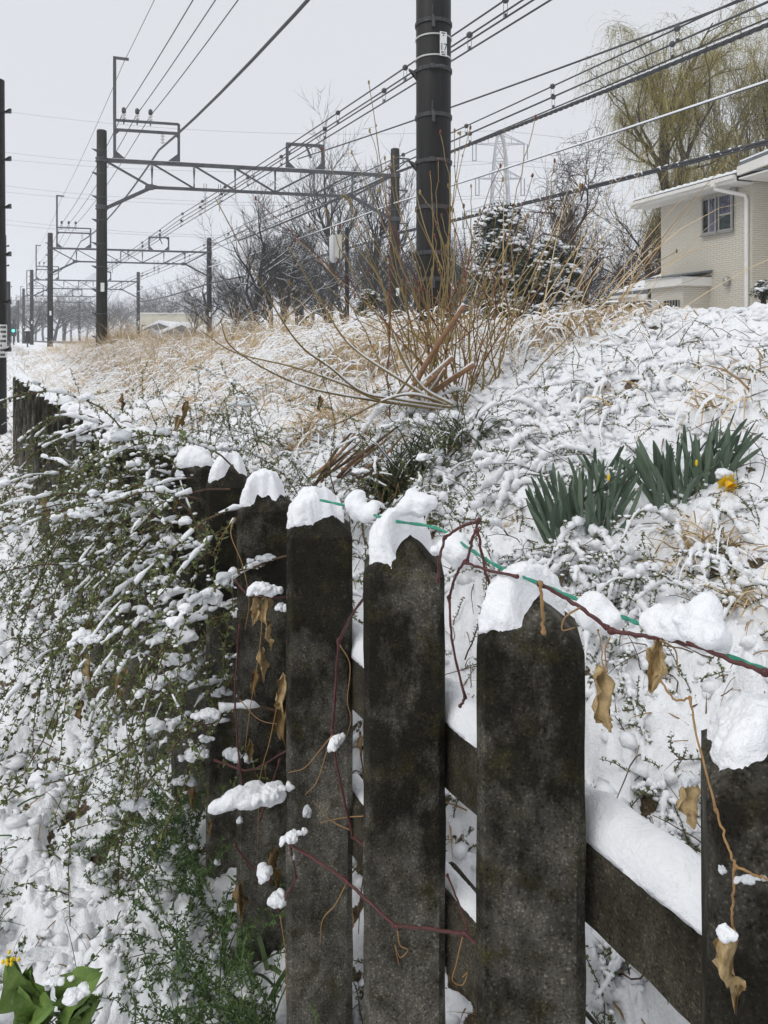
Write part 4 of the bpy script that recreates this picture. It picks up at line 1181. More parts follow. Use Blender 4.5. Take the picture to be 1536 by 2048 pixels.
def plant_tree(kind, i_, px, Y, toppy, mat, label, z0=0.3, wide=1.0, rz=None, group=None):
    H = EYE + (HY - toppy) / FPX * Y - z0
    x = (px - CX) / FPX * Y
    tm, cm_, sm = TREE_PROTO[kind][i_]
    sc = H / {'bare': 6.3, 'upright': 7.0, 'contorted': 5.6}[kind]
    t_ = thing('bare_tree', label, 'tree', (x, Y, z0), 0, group)
    r = random.uniform(0, 6.28) if rz is None else rz
    for nm, me in (('trunk', tm), ('crown', cm_), ('snow', sm)):
        if me is None: continue
        me2 = me
        if nm != 'snow' and me.materials and me.materials[0] != MATS[mat]:
            key = me.name + mat
            me2 = bpy.data.meshes.get(key)
            if me2 is None:
                me2 = me.copy(); me2.name = key; me2.materials.clear()
        o = put(nm, me2, 'snow' if nm == 'snow' else mat, t_, None, r, (sc * wide, sc * wide, sc))
        if nm == 'snow': stuff(o)
    return t_
G_ = 'bare trees beyond the bank'
plant_tree('bare', 0, 500, 33, 395, 'bark_grey', 'dark bare tree with stubby pruned limbs right of the second gantry mast', .6, 1.0, 1.0, G_)
plant_tree('bare', 1, 556, 36, 430, 'bark_grey', 'dark bare tree just left of the equipment pole', .6, .9, 2.0, G_)
plant_tree('upright', 0, 655, 46, 300, 'bark_grey', 'tall fine-twigged bare tree under the small frame of the nearest gantry', .4, 1.0, .5, G_)
plant_tree('upright', 1, 745, 44, 325, 'bark_grey', 'bare upright tree directly behind the right mast of the nearest gantry', .4, 1.0, 2.2, G_)
plant_tree('bare', 2, 610, 40, 470, 'bark_grey', 'small bare tree low between the two tall ones behind the equipment pole', .5, 1.0, 4.0, G_)
plant_tree('bare', 1, 915, 40, 420, 'bark_grey', 'bare tree peeping out right behind the utility pole', .5, .8, 3.0, G_)
plant_tree('contorted', 0, 1195, 29, 290, 'bark_brown', 'reddish brown tree with twisted twigs left of the house', .3, .8, .3, G_)
plant_tree('contorted', 1, 1268, 31, 430, 'bark_brown', 'low brown twiggy tree touching the left house wall', .3, 1.1, 1.3, G_)
plant_tree('bare', 2, 1130, 36, 430, 'bark_grey', 'grey bare tree behind the dark evergreen left of the twisted brown tree', .3, .9, 5.0, G_)
plant_tree('bare', 0, 1305, 38, 380, 'bark_grey', 'dark bare tree with drooping snowy limbs right behind the house corner', .3, 1.1, 2.4, G_)
plant_tree('upright', 1, 1500, 44, 120, 'bark_grey', 'tall dark bare tree behind the willows at the right edge', .3, .9, 4.4, G_)
plant_tree('upright', 0, 390, 62, 590, 'bark_brown', 'low brown bare shrub tree beside the blue shed', .6, 1.3, 4.4, G_)
fl = random.Random(5)
ORD = ['first', 'second', 'third', 'fourth', 'fifth', 'sixth', 'seventh', 'eighth', 'ninth', 'tenth', 'eleventh', 'twelfth', 'thirteenth', 'fourteenth', 'fifteenth', 'sixteenth', 'seventeenth', 'eighteenth', 'nineteenth', 'twentieth', 'twenty-first', 'twenty-second', 'twenty-third', 'twenty-fourth', 'twenty-fifth', 'twenty-sixth', 'twenty-seventh', 'twenty-eighth', 'twenty-ninth', 'thirtieth']
for q in range(26):
    plant_tree(['bare', 'upright', 'bare'][q % 3], q % 2, -30 + q * 17 + fl.uniform(-3, 3), fl.uniform(120, 240), fl.uniform(585, 630), 'bark_grey', 'hazy grey bare tree, %s from the left in the far wood beyond the tracks' % ORD[q], 0, 1.7, None, 'far wood beyond the tracks')
for q in range(30):
    plant_tree(['bare', 'upright', 'bare'][q % 3], q % 2, 432 + q * 29 + fl.uniform(-6, 6), fl.uniform(46, 66), fl.uniform(455, 560), 'bark_grey', 'grey bare tree, %s from the left in the thicket low behind the nearer trees' % ORD[q], .2, 1.35, None, 'thicket behind the nearer trees')

# willows
def willow(px, Y, toppy, wide, seed, label, nstr):
    rs = np.random.default_rng(seed)
    z0 = .3; H = EYE + (HY - toppy) / FPX * Y - z0
    by, tips = grow(seed, H * .62, .30, [(9, .55, 42), (5, .55, 45), (4, .6, 45)], .32, .17, .45)
    base = np.array(((px - CX) / FPX * Y, Y, z0))
    t_ = thing('willow_tree', label, 'tree', base, 0, 'willows behind the house')
    sc = (wide, wide, 1)
    allp = np.vstack([P for L_ in by for P, R in L_]); f_ = H * .98 / allp[:, 2].max() * 1.10
    tr, cr, sg = MB(), MB(), MB()
    for lev, L_ in enumerate(by):
        for P, R in L_:
            (tr if lev == 0 else cr).tube(P * (wide, wide, f_), R, (9, 6, 4, 3)[lev], False)
    tr.build('trunk', 'bark_willow', t_, smooth_=True); cr.build('crown', 'bark_willow', t_, smooth_=True)
    src = np.vstack([P[1:] for L_ in by[2:] for P, R in L_]) * (wide, wide, f_)
    pick = src[rs.integers(0, len(src), nstr)] + rs.normal(size=(nstr, 3)) * (.12, .12, .08)
    d = rs.normal(size=(nstr, 3)) * (1, 1, .35) + (0, 0, .25)
    V, Q, pts = ribbons(pick, d, rs.uniform(.5, 2.1, nstr), rs.uniform(.012, .020, nstr), rs.uniform(2.2, 5.0, nstr), 5)
    sg.add(V, Q)
    n_l = nstr * 3
    pi = rs.integers(0, nstr, n_l); si = rs.integers(1, 6, n_l)
    lp = pts[pi, si] + rs.normal(size=(n_l, 3)) * .02
    V, T = leaves(lp, rs.normal(size=(n_l, 3)) * (.6, .6, .4) + (0, 0, -.6), rs.uniform(.05, .10, n_l), .020)
    sg.add(V, None, T)
    stuff(sg.build('hanging_twigs', 'willow_strand', t_))
willow(1410, 33, 12, 1.12, 21, 'large yellow-green weeping willow with leaning dark trunk behind the house', 7600)
willow(1560, 36, 60, .95, 24, 'yellow-green willow partly cut off by the right edge', 6500)
willow(1330, 40, 330, .9, 27, 'low willow crown showing just above the left end of the house roof', 4500)

# evergreens with snow
def evergreen(px, Y, toppy, wpx, label, seed, n=5200, name='evergreen_shrub', z0=.8, leafl=.085):
    rs = np.random.default_rng(seed)
    base = np.array(((px - CX) / FPX * Y, Y, z0)); H = EYE + (HY - toppy) / FPX * Y - z0; wd = wpx / FPX * Y / 2
    t_ = thing(name, label, 'shrub', base)
    st = MB()
    cents = []
    for q in range(16):
        a = rs.uniform(0, 6.28); f_ = rs.uniform(.25, 1.0); rad = wd * rs.uniform(.1, .8) * math.sin(min(1, (1.15 - f_ * .85)) * 1.6)
        c = np.array((rad * math.cos(a), rad * math.sin(a), H * f_ * .86)); cents.append((c, wd * rs.uniform(.26, .46)))
        st.tube([(0, 0, 0), c * (.4, .4, .55), c], [.05, .03, .012], 5)
    st.build('stem', 'bark_grey', t_, smooth_=True)
    lf, sn = MB(), MB()
    per = n // 16
    for c, r in cents:
        v = unit(rs.normal(size=(per, 3))) * (rs.random(per) ** .45)[:, None] * (r, r, r * .8); p = c + v
        V, T = leaves(p, v * 1.0 + rs.normal(size=(per, 3)) * .5 * r, rs.uniform(.7, 1.3, per) * leafl, leafl * .5); lf.add(V, None, T)
        k_ = int(per * .09); vv = unit(np.abs(rs.normal(size=(k_, 3))) * (1, 1, 1.2) * np.where(rs.random((k_, 3)) < .5, -1, 1) * (1, 1, 0) + np.stack([0 * np.arange(k_), 0 * np.arange(k_), np.abs(rs.normal(size=k_)) * 1.0], -1))
        for w_ in vv:
            Vs, Qs, Ts = SMALL[rs.integers(0, 6)]; s_ = rs.uniform(.045, .10) * (leafl / .085)
            sn.add(Vs * (s_ * 1.1, s_ * 1.3, s_ * .6) + c + w_ * (r, r, r * .8) * rs.uniform(.8, 1.02), Qs, Ts)
    stuff(lf.build('foliage', 'leaf_evergreen', t_)); stuff(sn.build('snow', 'snow', t_, smooth_=True))
evergreen(1015, 19, 395, 270, 'large dark evergreen shrub dusted with snow right of the utility pole', 31, 15000, leafl=.10)
evergreen(1112, 20, 465, 170, 'dark evergreen shrub between the large one and the brown twisted tree', 32, 9000, leafl=.10)
evergreen(742, 22, 545, 80, 'small round snow-laden evergreen behind the cane shrub stems', 33, 3000)
evergreen(500, 27, 648, 150, 'low dark evergreen hedge under the bare trees at the bank top', 34, 4000)
evergreen(1530, 13, 545, 80, 'leafy green shrub at the foot of the house downpipe, right edge', 35, 2200, z0=1.2, leafl=.06)
evergreen(610, 30, 645, 120, 'low dark bush at the bank top below the equipment pole', 36, 2500)
evergreen(1220, 25, 560, 90, 'dark low bush left of the annex wall', 37, 3000)
# ------------------------------------------------------------------ dry grass on the bank
def scatter_uv(n, u0, u1, v0, v1, rs, logv=True):
    v = np.exp(rs.uniform(math.log(v0), math.log(v1), n)) if logv else rs.uniform(v0, v1, n)
    u = rs.uniform(u0, u1, n)
    U = u + np.minimum(fence_u(v), .65)
    P = np.stack([.8859 * U + DX * v, .4639 * U + DY * v], -1)
    return np.column_stack([P, height(P[:, 0], P[:, 1])])
def dry_grass(P, rs, Lr, wr, lean, droopr, mat, snowf, name, parent=None, label=None, cat=None, origin=None, per=1, az=None):
    P = np.repeat(P, per, 0); n = len(P)
    P = P + rs.normal(size=(n, 3)) * (.04, .04, 0) if per > 1 else P
    a = rs.uniform(0, 6.28, n) if az is None else rs.normal(az, .7, n)
    d = np.stack([np.cos(a) * lean, np.sin(a) * lean, np.ones(n)], -1) + rs.normal(size=(n, 3)) * .25
    Ln = rs.uniform(*Lr, n); wd = rs.uniform(*wr, n); dr = rs.uniform(*droopr, n)
    V, Q, pts = ribbons(P - (0, 0, .02), d, Ln, wd, dr, 5)
    mb = MB(); mb.add(V, Q); o = mb.build(name, mat, parent, origin)
    if snowf:
        sel = rs.random(n) < snowf; sp = pts[sel][:, 2:] if snowf else None
        N = len(sp); S_ = sp.shape[1]
        # a soft three-sided strip of snow lying on the bent-over blade
        w = (wd[sel] * rs.uniform(.7, 1.6, N))[:, None, None] * np.linspace(1.0, .35, S_)[None, :, None]
        tn = unit(np.gradient(sp, axis=1)); sd = unit(np.cross(tn, (0, 0, 1.0)))
        hz_ = np.array((0, 0, 1.0)) * w * .9
        Vs = np.stack([sp - sd * w * .6, sp + hz_, sp + sd * w * .6], 2).reshape(-1, 3)
        i_ = (np.arange(N) * S_ * 3)[:, None] + (np.arange(S_ - 1) * 3)[None]
        Qs = np.concatenate([np.stack([i_, i_ + 1, i_ + 4, i_ + 3], -1).reshape(-1, 4), np.stack([i_ + 1, i_ + 2, i_ + 5, i_ + 4], -1).reshape(-1, 4)])
        mb = MB(); mb.add(Vs, Qs); so = mb.build(name + '_snow', 'snow', o if parent is None else parent, None if parent is None else origin, smooth_=True); stuff(so)
        if parent is None: so.name = 'snow_on_grass'
    if label: stuff(o, label, cat)
    else: stuff(o)
    return o
rs = np.random.default_rng(101)
# tan slope at the far left and along the crest
P = scatter_uv(12500, .2, 4.4, 6.5, 42, rs)
dn = noise2(P[:, 0] * .8, P[:, 1] * .8, 41) + .25 * (P[:, 2] - .6)
P = P[dn > -.32]
dry_grass(P, rs, (.20, .60), (.006, .014), .8, (2.0, 4.5), 'straw', .85, 'dry_grass', None, 'tan flattened dry grass under snow on the far slope and crest', 'grass', az=math.pi * 1.1)
P = scatter_uv(4200, 1.4, 4.6, 9.0, 44, rs)
dry_grass(P, rs, (.35, .95), (.005, .011), .45, (.6, 2.2), 'straw', .08, 'standing_grass', None, 'tan standing dry grass round the mast feet on the crest', 'grass')
P = scatter_uv(3400, 1.6, 4.0, 3.0, 9.5, rs, False)
dn = noise2(P[:, 0] * 1.1, P[:, 1] * 1.1, 43) + .45 * smooth(3.2, 6.5, P[:, 1]) + .3 * smooth(2.6, 3.4, UVof(P[:, 0], P[:, 1])[0] - .65) - 2.5 * smooth(.3, 1.2, P[:, 0])
P = P[dn > .12]
dry_grass(P, rs, (.14, .42), (.004, .009), .9, (2.2, 4.5), 'straw', .35, 'bank_grass', None, 'tan bent dry grass poking through the snow on the near bank', 'grass', az=math.pi * 1.25)
P = scatter_uv(3400, -4.5, .6, 8.0, 90, rs)
dry_grass(P, rs, (.25, .7), (.006, .012), .5, (.8, 3.0), 'straw_dark', .15, 'verge_dry_grass', None, 'brown dry grass along the far verge between the fence and the dark poles', 'grass')
def grass_clump(px, py, n, Lr, droopr, lean, label, snowf=.3, mat='straw', spread=.16, wr=(.006, .013), name='dry_grass_clump', dark=True, az=None):
    b = hit(px, py); t_ = thing(name, label, 'grass clump', b, 0, 'dry grass clumps on the bank')
    k_ = np.random.default_rng(int(px * 7 + py))
    P = b + k_.normal(size=(n, 3)) * (spread, spread, 0); P[:, 2] = height(P[:, 0], P[:, 1])
    dry_grass(P, k_, Lr, wr, lean, droopr, mat, snowf, 'blades', t_, origin=b, az=az)
    if dark: dry_grass(P[::3], k_, (Lr[0] * .4, Lr[1] * .55), wr, lean, droopr, 'straw_dark', 0, 'dead_blades', t_, origin=b)
    return t_
grass_clump(1125, 655, 800, (.25, .55), (2.4, 4.4), .8, 'big mounded clump of snow-laden dry grass on the crest right of the cane shrub', .6, spread=.28)
grass_clump(1060, 650, 42, (.9, 1.9), (.1, .9), .40, 'tall thin dry stalks leaning right from the crest behind the mounded clump', 0, wr=(.006, .010), dark=False, spread=.35, az=0.2)
grass_clump(1180, 640, 18, (.8, 1.6), (.2, 1.1), .65, 'sparse tall arching stalks between the mounded clump and the house', 0, wr=(.005, .009), dark=False, spread=.3, az=0.0)
grass_clump(820, 640, 520, (.4, 1.0), (1.2, 3.2), .7, 'arching dry grass round the foot of the utility pole', .35, spread=.40)
grass_clump(690, 650, 420, (.35, .9), (1.4, 3.4), .7, 'arching dry grass on the crest below the equipment pole', .40, spread=.45)
grass_clump(700, 720, 480, (.3, .7), (1.6, 3.6), .7, 'flattened straw tuft left of the cane shrub', .45, spread=.32)
grass_clump(650, 850, 300, (.2, .5), (1.6, 3.6), .7, 'straw tuft with dark base beside the bundle of sticks', .25, spread=.18)
grass_clump(820, 700, 420, (.3, .7), (1.4, 3.2), .7, 'straw tuft directly behind the cane shrub base', .35, spread=.28)
grass_clump(235, 690, 500, (.7, 1.5), (.6, 2.0), .45, 'tall tan grass plume round the foot of the nearest left mast', .05, spread=.5)
grass_clump(150, 780, 260, (.3, .7), (2.0, 4.0), .6, 'drooping tan grass tuft just above the far fence', .35, spread=.30)
grass_clump(1500, 735, 26, (.2, .45), (1.8, 3.6), .8, 'tan grass tuft at the right edge of the upper bank', .35, spread=.14, az=3.6)
grass_clump(1480, 815, 26, (.2, .45), (1.8, 3.6), .8, 'long bent tan blades behind the right daffodils', .25, spread=.10, az=3.6)
grass_clump(1230, 790, 50, (.12, .3), (1.8, 3.6), .8, 'small bent straw tuft in the middle of the snowy bank', .3, spread=.09, az=3.8)
grass_clump(1395, 1085, 150, (.10, .30), (1.5, 3.6), .8, 'dark dead tuft with bent straw just below the right daffodils', .2, spread=.06, wr=(.004, .008))
grass_clump(1490, 1230, 110, (.10, .24), (1.5, 3.4), .8, 'dead straw tuft at the right edge above the nearest post', .2, spread=.045, wr=(.003, .007))
grass_clump(1020, 1050, 70, (.06, .14), (1.0, 3.0), .8, 'little dead tuft in the snow left of the left daffodils', .1, spread=.03, wr=(.003, .006))

# ------------------------------------------------------------------ cane shrub
cb = hit(905, 800)
cane = thing('cane_shrub', 'large leafless shrub of upright yellow-brown canes in the middle of the bank', 'shrub', cb)
rs = np.random.default_rng(5)
YB = cb[1]
spec = [(738, 165), (742, 262), (884, 268), (908, 262), (922, 268), (942, 256), (1072, 236), (1110, 322), (1066, 350), (1000, 330), (860, 345), (960, 420), (700, 400), (812, 560), (780, 330), (830, 420), (1010, 470), (1055, 430), (1160, 370), (905, 420), (870, 470), (935, 500), (985, 540), (650, 420), (620, 450), (590, 480)]
for q in range(36):
    spec.append((rs.normal(890, 190), rs.uniform(300, 600)))
for px, py in spec:
    f_ = rs.uniform(-.1, .35)
    off = (px - 900) / 1000
    b0 = cb + np.array((rs.normal() * .15 + off * .35, rs.normal() * .12, 0)); b0[2] = h1(b0[0], b0[1]) - .02
    tip = at(px, py, YB + rs.uniform(-.55, .55))
    mid = b0 * .55 + tip * .45; mid += (-off * .10 + rs.normal() * .03, rs.normal() * .03, .03 + abs(off) * .1)
    P = curve_pts([b0, b0 * .8 + tip * .2 + (-off * .05 + rs.normal() * .015, 0, .02), mid, tip * .75 + b0 * .25 + (rs.normal() * .03, 0, .03), tip], 20)
    P += rs.normal(size=P.shape) * .004
    n = len(P); R = np.linspace(.0050, .0022, n) * rs.uniform(.75, 1.15)
    R = R * (1 + .25 * (np.arange(n) % 4 == 0))
    red = rs.random() < .10
    o = MB().tube(P, R, 5).build('cane', 'cane_red' if red else 'cane', cane, cb, smooth_=True)
    mb = MB()
    if rs.random() < .6:
        a = int(n * rs.uniform(.35, .6)); q2 = P[a] + np.array((rs.normal() * .18, rs.normal() * .1, rs.uniform(.2, .5)))
        mb.tube(curve_pts([P[a], (P[a] + q2) / 2 + rs.normal(size=3) * .02, q2], 8), np.linspace(.004, .002, 9), 4)
    for k_ in range(3):
        a = rs.integers(n // 3, n); mb.add(ICO1[0] * (.006, .006, .010) + P[a] + rs.normal(size=3) * .004, None, ICO1[1])
    mb.add(ICO1[0] * (.008, .008, .018) + P[-1], None, ICO1[1])
    stuff(mb.build('side_twig', 'cane_red' if rs.random() < .4 else 'cane', o, cb))
# low limbs sweeping left with snow along the top
for pl_ in ([(905, 815), (800, 800), (725, 785), (660, 735), (600, 690), (540, 600), (430, 395)], [(890, 820), (760, 800), (690, 770), (590, 735), (470, 705), (400, 660)], [(900, 812), (830, 790), (770, 800), (690, 840), (640, 860)], [(880, 810), (800, 760), (700, 690), (640, 600), (575, 490)], [(860, 815), (740, 800), (600, 770), (470, 700), (440, 640)], [(905, 810), (840, 770), (790, 680), (760, 560), (690, 470)], [(790, 795), (815, 760), (850, 700), (858, 640)]):
    P = curve_pts([at(px, py, YB - .25 - .1 * q) for q, (px, py) in enumerate(pl_)], 36)
    R = np.linspace(.0095, .0025, len(P))
    o = MB().tube(P, R, 6).build('low_limb', 'cane', cane, cb, smooth_=True)
    k_ = int(len(P) * .55)
    Rn = R[:k_] * .95 * (1 + .35 * noise2(np.arange(k_) * .6, np.full(k_, pl_[1][0]), 3))
    MB().tube(P[:k_] + np.array((0, 0, 1.0)) * (R[:k_] * .9)[:, None], Rn, 6).build('snow', 'snow', o, cb, smooth_=True)
# thick sawn stubs
for (x0, y0, x1, y1, w) in ((812, 800, 928, 612, .017), (800, 808, 905, 716, .014), (838, 806, 948, 730, .017), (850, 800, 890, 740, .012)):
    p0 = at(x0, y0, YB - .10); p1 = at(x1, y1, YB - .35)
    o = MB().tube(curve_pts([p0, (p0 + p1) / 2 + rs.normal(size=3) * .01, p1], 10), np.linspace(w * 1.05, w * .9, 11), 10).build('sawn_stub', 'cut_wood', cane, cb, smooth_=True)
    P = curve_pts([p0, (p0 + p1) / 2, p1], 16) + (-.003, .002, w * .95)
    MB().tube(P, w * .5 * (1 + .25 * noise2(np.arange(len(P)) * .7, np.full(len(P), x0), 8)), 7).build('snow', 'snow', o, cb, smooth_=True)
# sticks lying on the bank left of the shrub
sb0 = hit(650, 955)
st = thing('stick_bundle', 'bundle of cut brown sticks leaning on the bank below the cane shrub', 'sticks', sb0)
for q in range(13):
    x0, y0 = 612 + q * 8 + rs.normal() * 8, 975 - q * 3 + rs.normal() * 12; x1, y1 = x0 + rs.uniform(60, 110), y0 - rs.uniform(50, 95)
    Y0 = 3.2; p0 = at(x0, y0, Y0 + .02 * q); p1 = at(x1, y1, Y0 + .75)
    MB().tube(curve_pts([p0, (p0 + p1) / 2 + rs.normal(size=3) * .015, p1], 6), np.linspace(.008, .005, 7) * rs.uniform(.7, 1.2), 6).build('stick', 'twig_brown' if q % 3 else 'cut_wood', st, sb0, smooth_=True)
# sedge under the shrub
def sedge(px, py, n, label, Lr=(.25, .55)):
    b = hit(px, py); t_ = thing('sedge_clump', label, 'grass clump', b); k_ = np.random.default_rng(int(px))
    P = b + k_.normal(size=(n, 3)) * (.10, .07, 0); P[:, 2] = height(P[:, 0], P[:, 1])
    dry_grass(P, k_, Lr, (.006, .011), .5, (1.2, 3.4), 'sedge', .05, 'blades', t_, origin=b)
    dry_grass(P[::3], k_, (Lr[0] * .6, Lr[1] * .8), (.005, .009), .5, (1.5, 3.4), 'straw_dark', 0, 'dead_blades', t_, origin=b)
sedge(795, 985, 420, 'dark green sedge clump in the hollow below the cane shrub')
sedge(910, 900, 240, 'dark green sedge clump directly under the sawn stubs', (.2, .4))

# ------------------------------------------------------------------ leafy sprays
def spray(p0, d0, Ln, rs, droop=1.2, n=14, wig=.12):
    P = [np.array(p0, float)]; d = unit(d0)
    for k_ in range(n):
        d = unit(d + rs.normal(size=3) * wig + np.array((0, 0, -1.0)) * droop / n)
        P.append(P[-1] + d * Ln / n)
    return np.array(P)
def leaf_whorls(P, rs, step, Lr, per=4, wratio=.42):
    seg = np.linalg.norm(np.diff(P, axis=0), axis=1); L_ = np.concatenate([[0], np.cumsum(seg)])
    s_ = np.arange(step * rs.random(), L_[-1], step) ; s_ = s_ + rs.uniform(-.3, .3, len(s_)) * step
    C = np.stack([np.interp(s_, L_, P[:, q]) for q in range(3)], -1)
    C = np.repeat(C, per, 0); n = len(C)
    d = rs.normal(size=(n, 3)) + (0, 0, .35)
    return C, d, rs.uniform(*Lr, n)
def add_leaves(mb, C, d, ln, wratio=.42):
    V, T = leaves(C, d, ln, ln * wratio); mb.add(V, None, T)
def bit(mb, rs, c, s_):
    Vs, Qs, Ts = SMALL[rs.integers(0, 6)]; a = rs.uniform(0, 6.28)
    Rm = np.array([[math.cos(a), -math.sin(a), 0], [math.sin(a), math.cos(a), 0], [0, 0, 1]])
    mb.add((Vs * (s_ * rs.uniform(.9, 1.5), s_, s_ * rs.uniform(.6, .9))) @ Rm.T + c, Qs, Ts)

# snow-bowed low shrubs on the bank
def snowy_shrub(px, py, n, Ln, label, seed, spread=.12, az=None, thick=.014, leafL=(.008, .017), rise=.75):
    rs = np.random.default_rng(seed); b = hit(px, py)
    t_ = thing('snow_bowed_shrub', label, 'shrub', b, 0, 'low snow-bowed shrubs on the bank')
    lf = MB(); tw = MB(); bits = MB()
    for q in range(n):
        a = rs.uniform(0, 6.28) if az is None else rs.normal(az, .9)
        p = b + np.array((rs.normal() * spread, rs.normal() * spread, 0)); p[2] = h1(p[0], p[1]) + .01
        P = spray(p, (math.cos(a), math.sin(a), rise + rs.uniform(0, .5)), Ln * rs.uniform(.5, 1.1), rs, 2.3, 12)
        gz = height(P[:, 0], P[:, 1]); P[:, 2] = np.maximum(P[:, 2], gz + .012)
        br = MB().tube(P, np.linspace(.0035, .0015, len(P)), 4).build('branch', 'twig_brown', t_, b, smooth_=True)
        P2 = curve_pts(P, 36); m_ = len(P2)
        R = thick * 1.25 * (1 + .55 * noise2(np.arange(m_) * .55, np.full(m_, q * 3.1 + seed), 9) + .45 * noise2(np.arange(m_) * 1.1, np.full(m_, q * 3.1), 10)); R *= np.linspace(1.1, .55, m_) * (.22 + .78 * smooth(-.45, .0, noise2(np.arange(m_) * .30, np.full(m_, q * 7.7 + seed), 61)))
        V_ = MB(); V_.tube(P2 + np.array((0, 0, 1.0)) * R[:, None] * .7, np.maximum(R, .004), 7)
        V_.build('snow_load', 'snow', br, b, smooth_=True)
        C, d, ln = leaf_whorls(P, rs, .016, leafL, 4); d[:, 2] -= .9; add_leaves(lf, C, d, ln)
        for k_ in range(2):
            i_ = rs.integers(3, len(P) - 1); S2 = spray(P[i_], (rs.normal(), rs.normal(), .5), Ln * .28, rs, 1.2, 6); tw.tube(S2, .0015, 3, False)
            C, d, ln = leaf_whorls(S2, rs, .014, leafL, 4); add_leaves(lf, C, d, ln)
            for c in S2[1::2]: bit(bits, rs, c + (0, 0, .006), rs.uniform(.006, .013))
    stuff(lf.build('foliage', 'leaf_green', t_, b)); stuff(tw.build('side_twigs', 'twig_brown', t_, b)); stuff(bits.build('snow_bits', 'snow', t_, b, smooth_=True))
snowy_shrub(905, 905, 15, .55, 'snow-bowed shrub spreading right from the foot of the cane shrub', 201, .16, -.1, .017)
snowy_shrub(985, 870, 13, .50, 'snow-bowed shrub with white arching branches right of the cane shrub', 202, .16, 0.2, .017)
snowy_shrub(850, 850, 11, .45, 'snow-laden sprays at the base of the canes', 203, .14, None, .017)
snowy_shrub(1080, 945, 12, .45, 'snow-covered sprays in the middle of the bank, left of the daffodils', 204, .14, None, .015)
snowy_shrub(930, 985, 12, .42, 'low white mounded sprays between the fence and the cane shrub', 205, .13, None, .014)
snowy_shrub(1190, 1120, 12, .34, 'snow-bowed green shrub in front of the left daffodils', 206, .10, 3.4, .011)
snowy_shrub(1300, 1160, 12, .32, 'snow-bowed green shrub below the gap between the daffodil clumps', 207, .09, 3.6, .010)
snowy_shrub(1080, 1150, 10, .26, 'little snow-bowed sprays just behind the snow cap of the near post', 208, .07, None, .009)
snowy_shrub(1400, 1240, 11, .26, 'snow-bowed sprays behind the snow lump on the green twine', 209, .07, None, .009)
snowy_shrub(1280, 1380, 9, .20, 'sparse snowy sprays right of the near post top', 210, .06, None, .008)
snowy_shrub(1370, 1600, 9, .17, 'snowy green sprays seen over the upper rail at right', 211, .05, None, .007)
snowy_shrub(640, 890, 10, .42, 'snow-laden sprays over the bundle of sticks', 212, .12, None, .013)
snowy_shrub(1290, 1880, 8, .15, 'snowy green sprays seen under the upper rail at right', 213, .04, None, .006)
snowy_shrub(925, 1600, 7, .15, 'snowy sprays glimpsed between the two middle posts', 214, .04, None, .007)

snowy_shrub(1130, 850, 12, .5, 'snow-bowed sprays high on the bank right of the cane shrub', 215, .2, None, .014)
snowy_shrub(760, 900, 11, .45, 'snow-laden green sprays left of the sedge clump', 216, .16, None, .015)
snowy_shrub(1010, 960, 11, .4, 'snow-laden sprays between the near post caps and the cane shrub', 217, .14, None, .013)
snowy_shrub(1320, 800, 9, .4, 'faint snowy sprays in the upper middle of the bank', 218, .2, None, .012)
snowy_shrub(1450, 1120, 10, .28, 'snow-bowed sprays below the yellow daffodil flower', 219, .09, None, .010)
snowy_shrub(1230, 1250, 10, .24, 'snow-bowed sprays right behind the lump on the twine by the near post', 220, .07, None, .008)
# green sprigs and litter poking through everywhere on the bank
rs = np.random.default_rng(303)
P = scatter_uv(1500, .1, 3.0, .55, 7, rs)
lf, tw, bt = MB(), MB(), MB()
for p in P:
    k_ = rs.uniform(.05, .15) * (1 if p[1] < 4 else 1.6)
    S_ = spray(p - (0, 0, .01), (rs.normal() * .5, rs.normal() * .5, 1), k_, rs, .5, 6, .15); tw.tube(S_, np.linspace(.002, .001, 7), 3, False)
    if rs.random() < .75:
        C, d, ln = leaf_whorls(S_, rs, .011, (.006, .012), 4); d[:, 2] += .4; add_leaves(lf, C, d, ln, .45)
    if rs.random() < .5: bit(bt, rs, S_[-1], rs.uniform(.006, .014))
o = stuff(lf.build('sprigs', 'leaf_green'), 'small green leafy sprigs poking up through the snow all over the bank', 'sprigs')
stuff(tw.build('sprig_stems', 'twig_brown', o)); stuff(bt.build('snow_bits', 'snow', o, smooth_=True))
P = scatter_uv(5200, .05, 3.6, .5, 9, rs)
V, Q, pts = ribbons(P - (0, 0, .006), rs.normal(size=(len(P), 3)) * (1, 1, .35) + (0, 0, .35), rs.uniform(.03, .15, len(P)), rs.uniform(.002, .006, len(P)), rs.uniform(.2, 2.5, len(P)), 4)
mb = MB(); mb.add(V, Q); stuff(mb.build('litter', 'straw_dark'), 'brown stalks and dead grass bits sticking out of the snowy bank', 'litter')
P = scatter_uv(800, .05, 3.2, .5, 7, rs)
mb = MB()
for p in P:
    S_ = spray(p - (0, 0, .01), (rs.normal(), rs.normal(), rs.uniform(.15, .9)), rs.uniform(.08, .30), rs, .6, 6, .2); mb.tube(S_, np.linspace(.0022, .001, 7), 4, False)
stuff(mb.build('bare_twigs', 'twig_brown'), 'thin bare brown twigs scattered across the snowy bank', 'twigs')

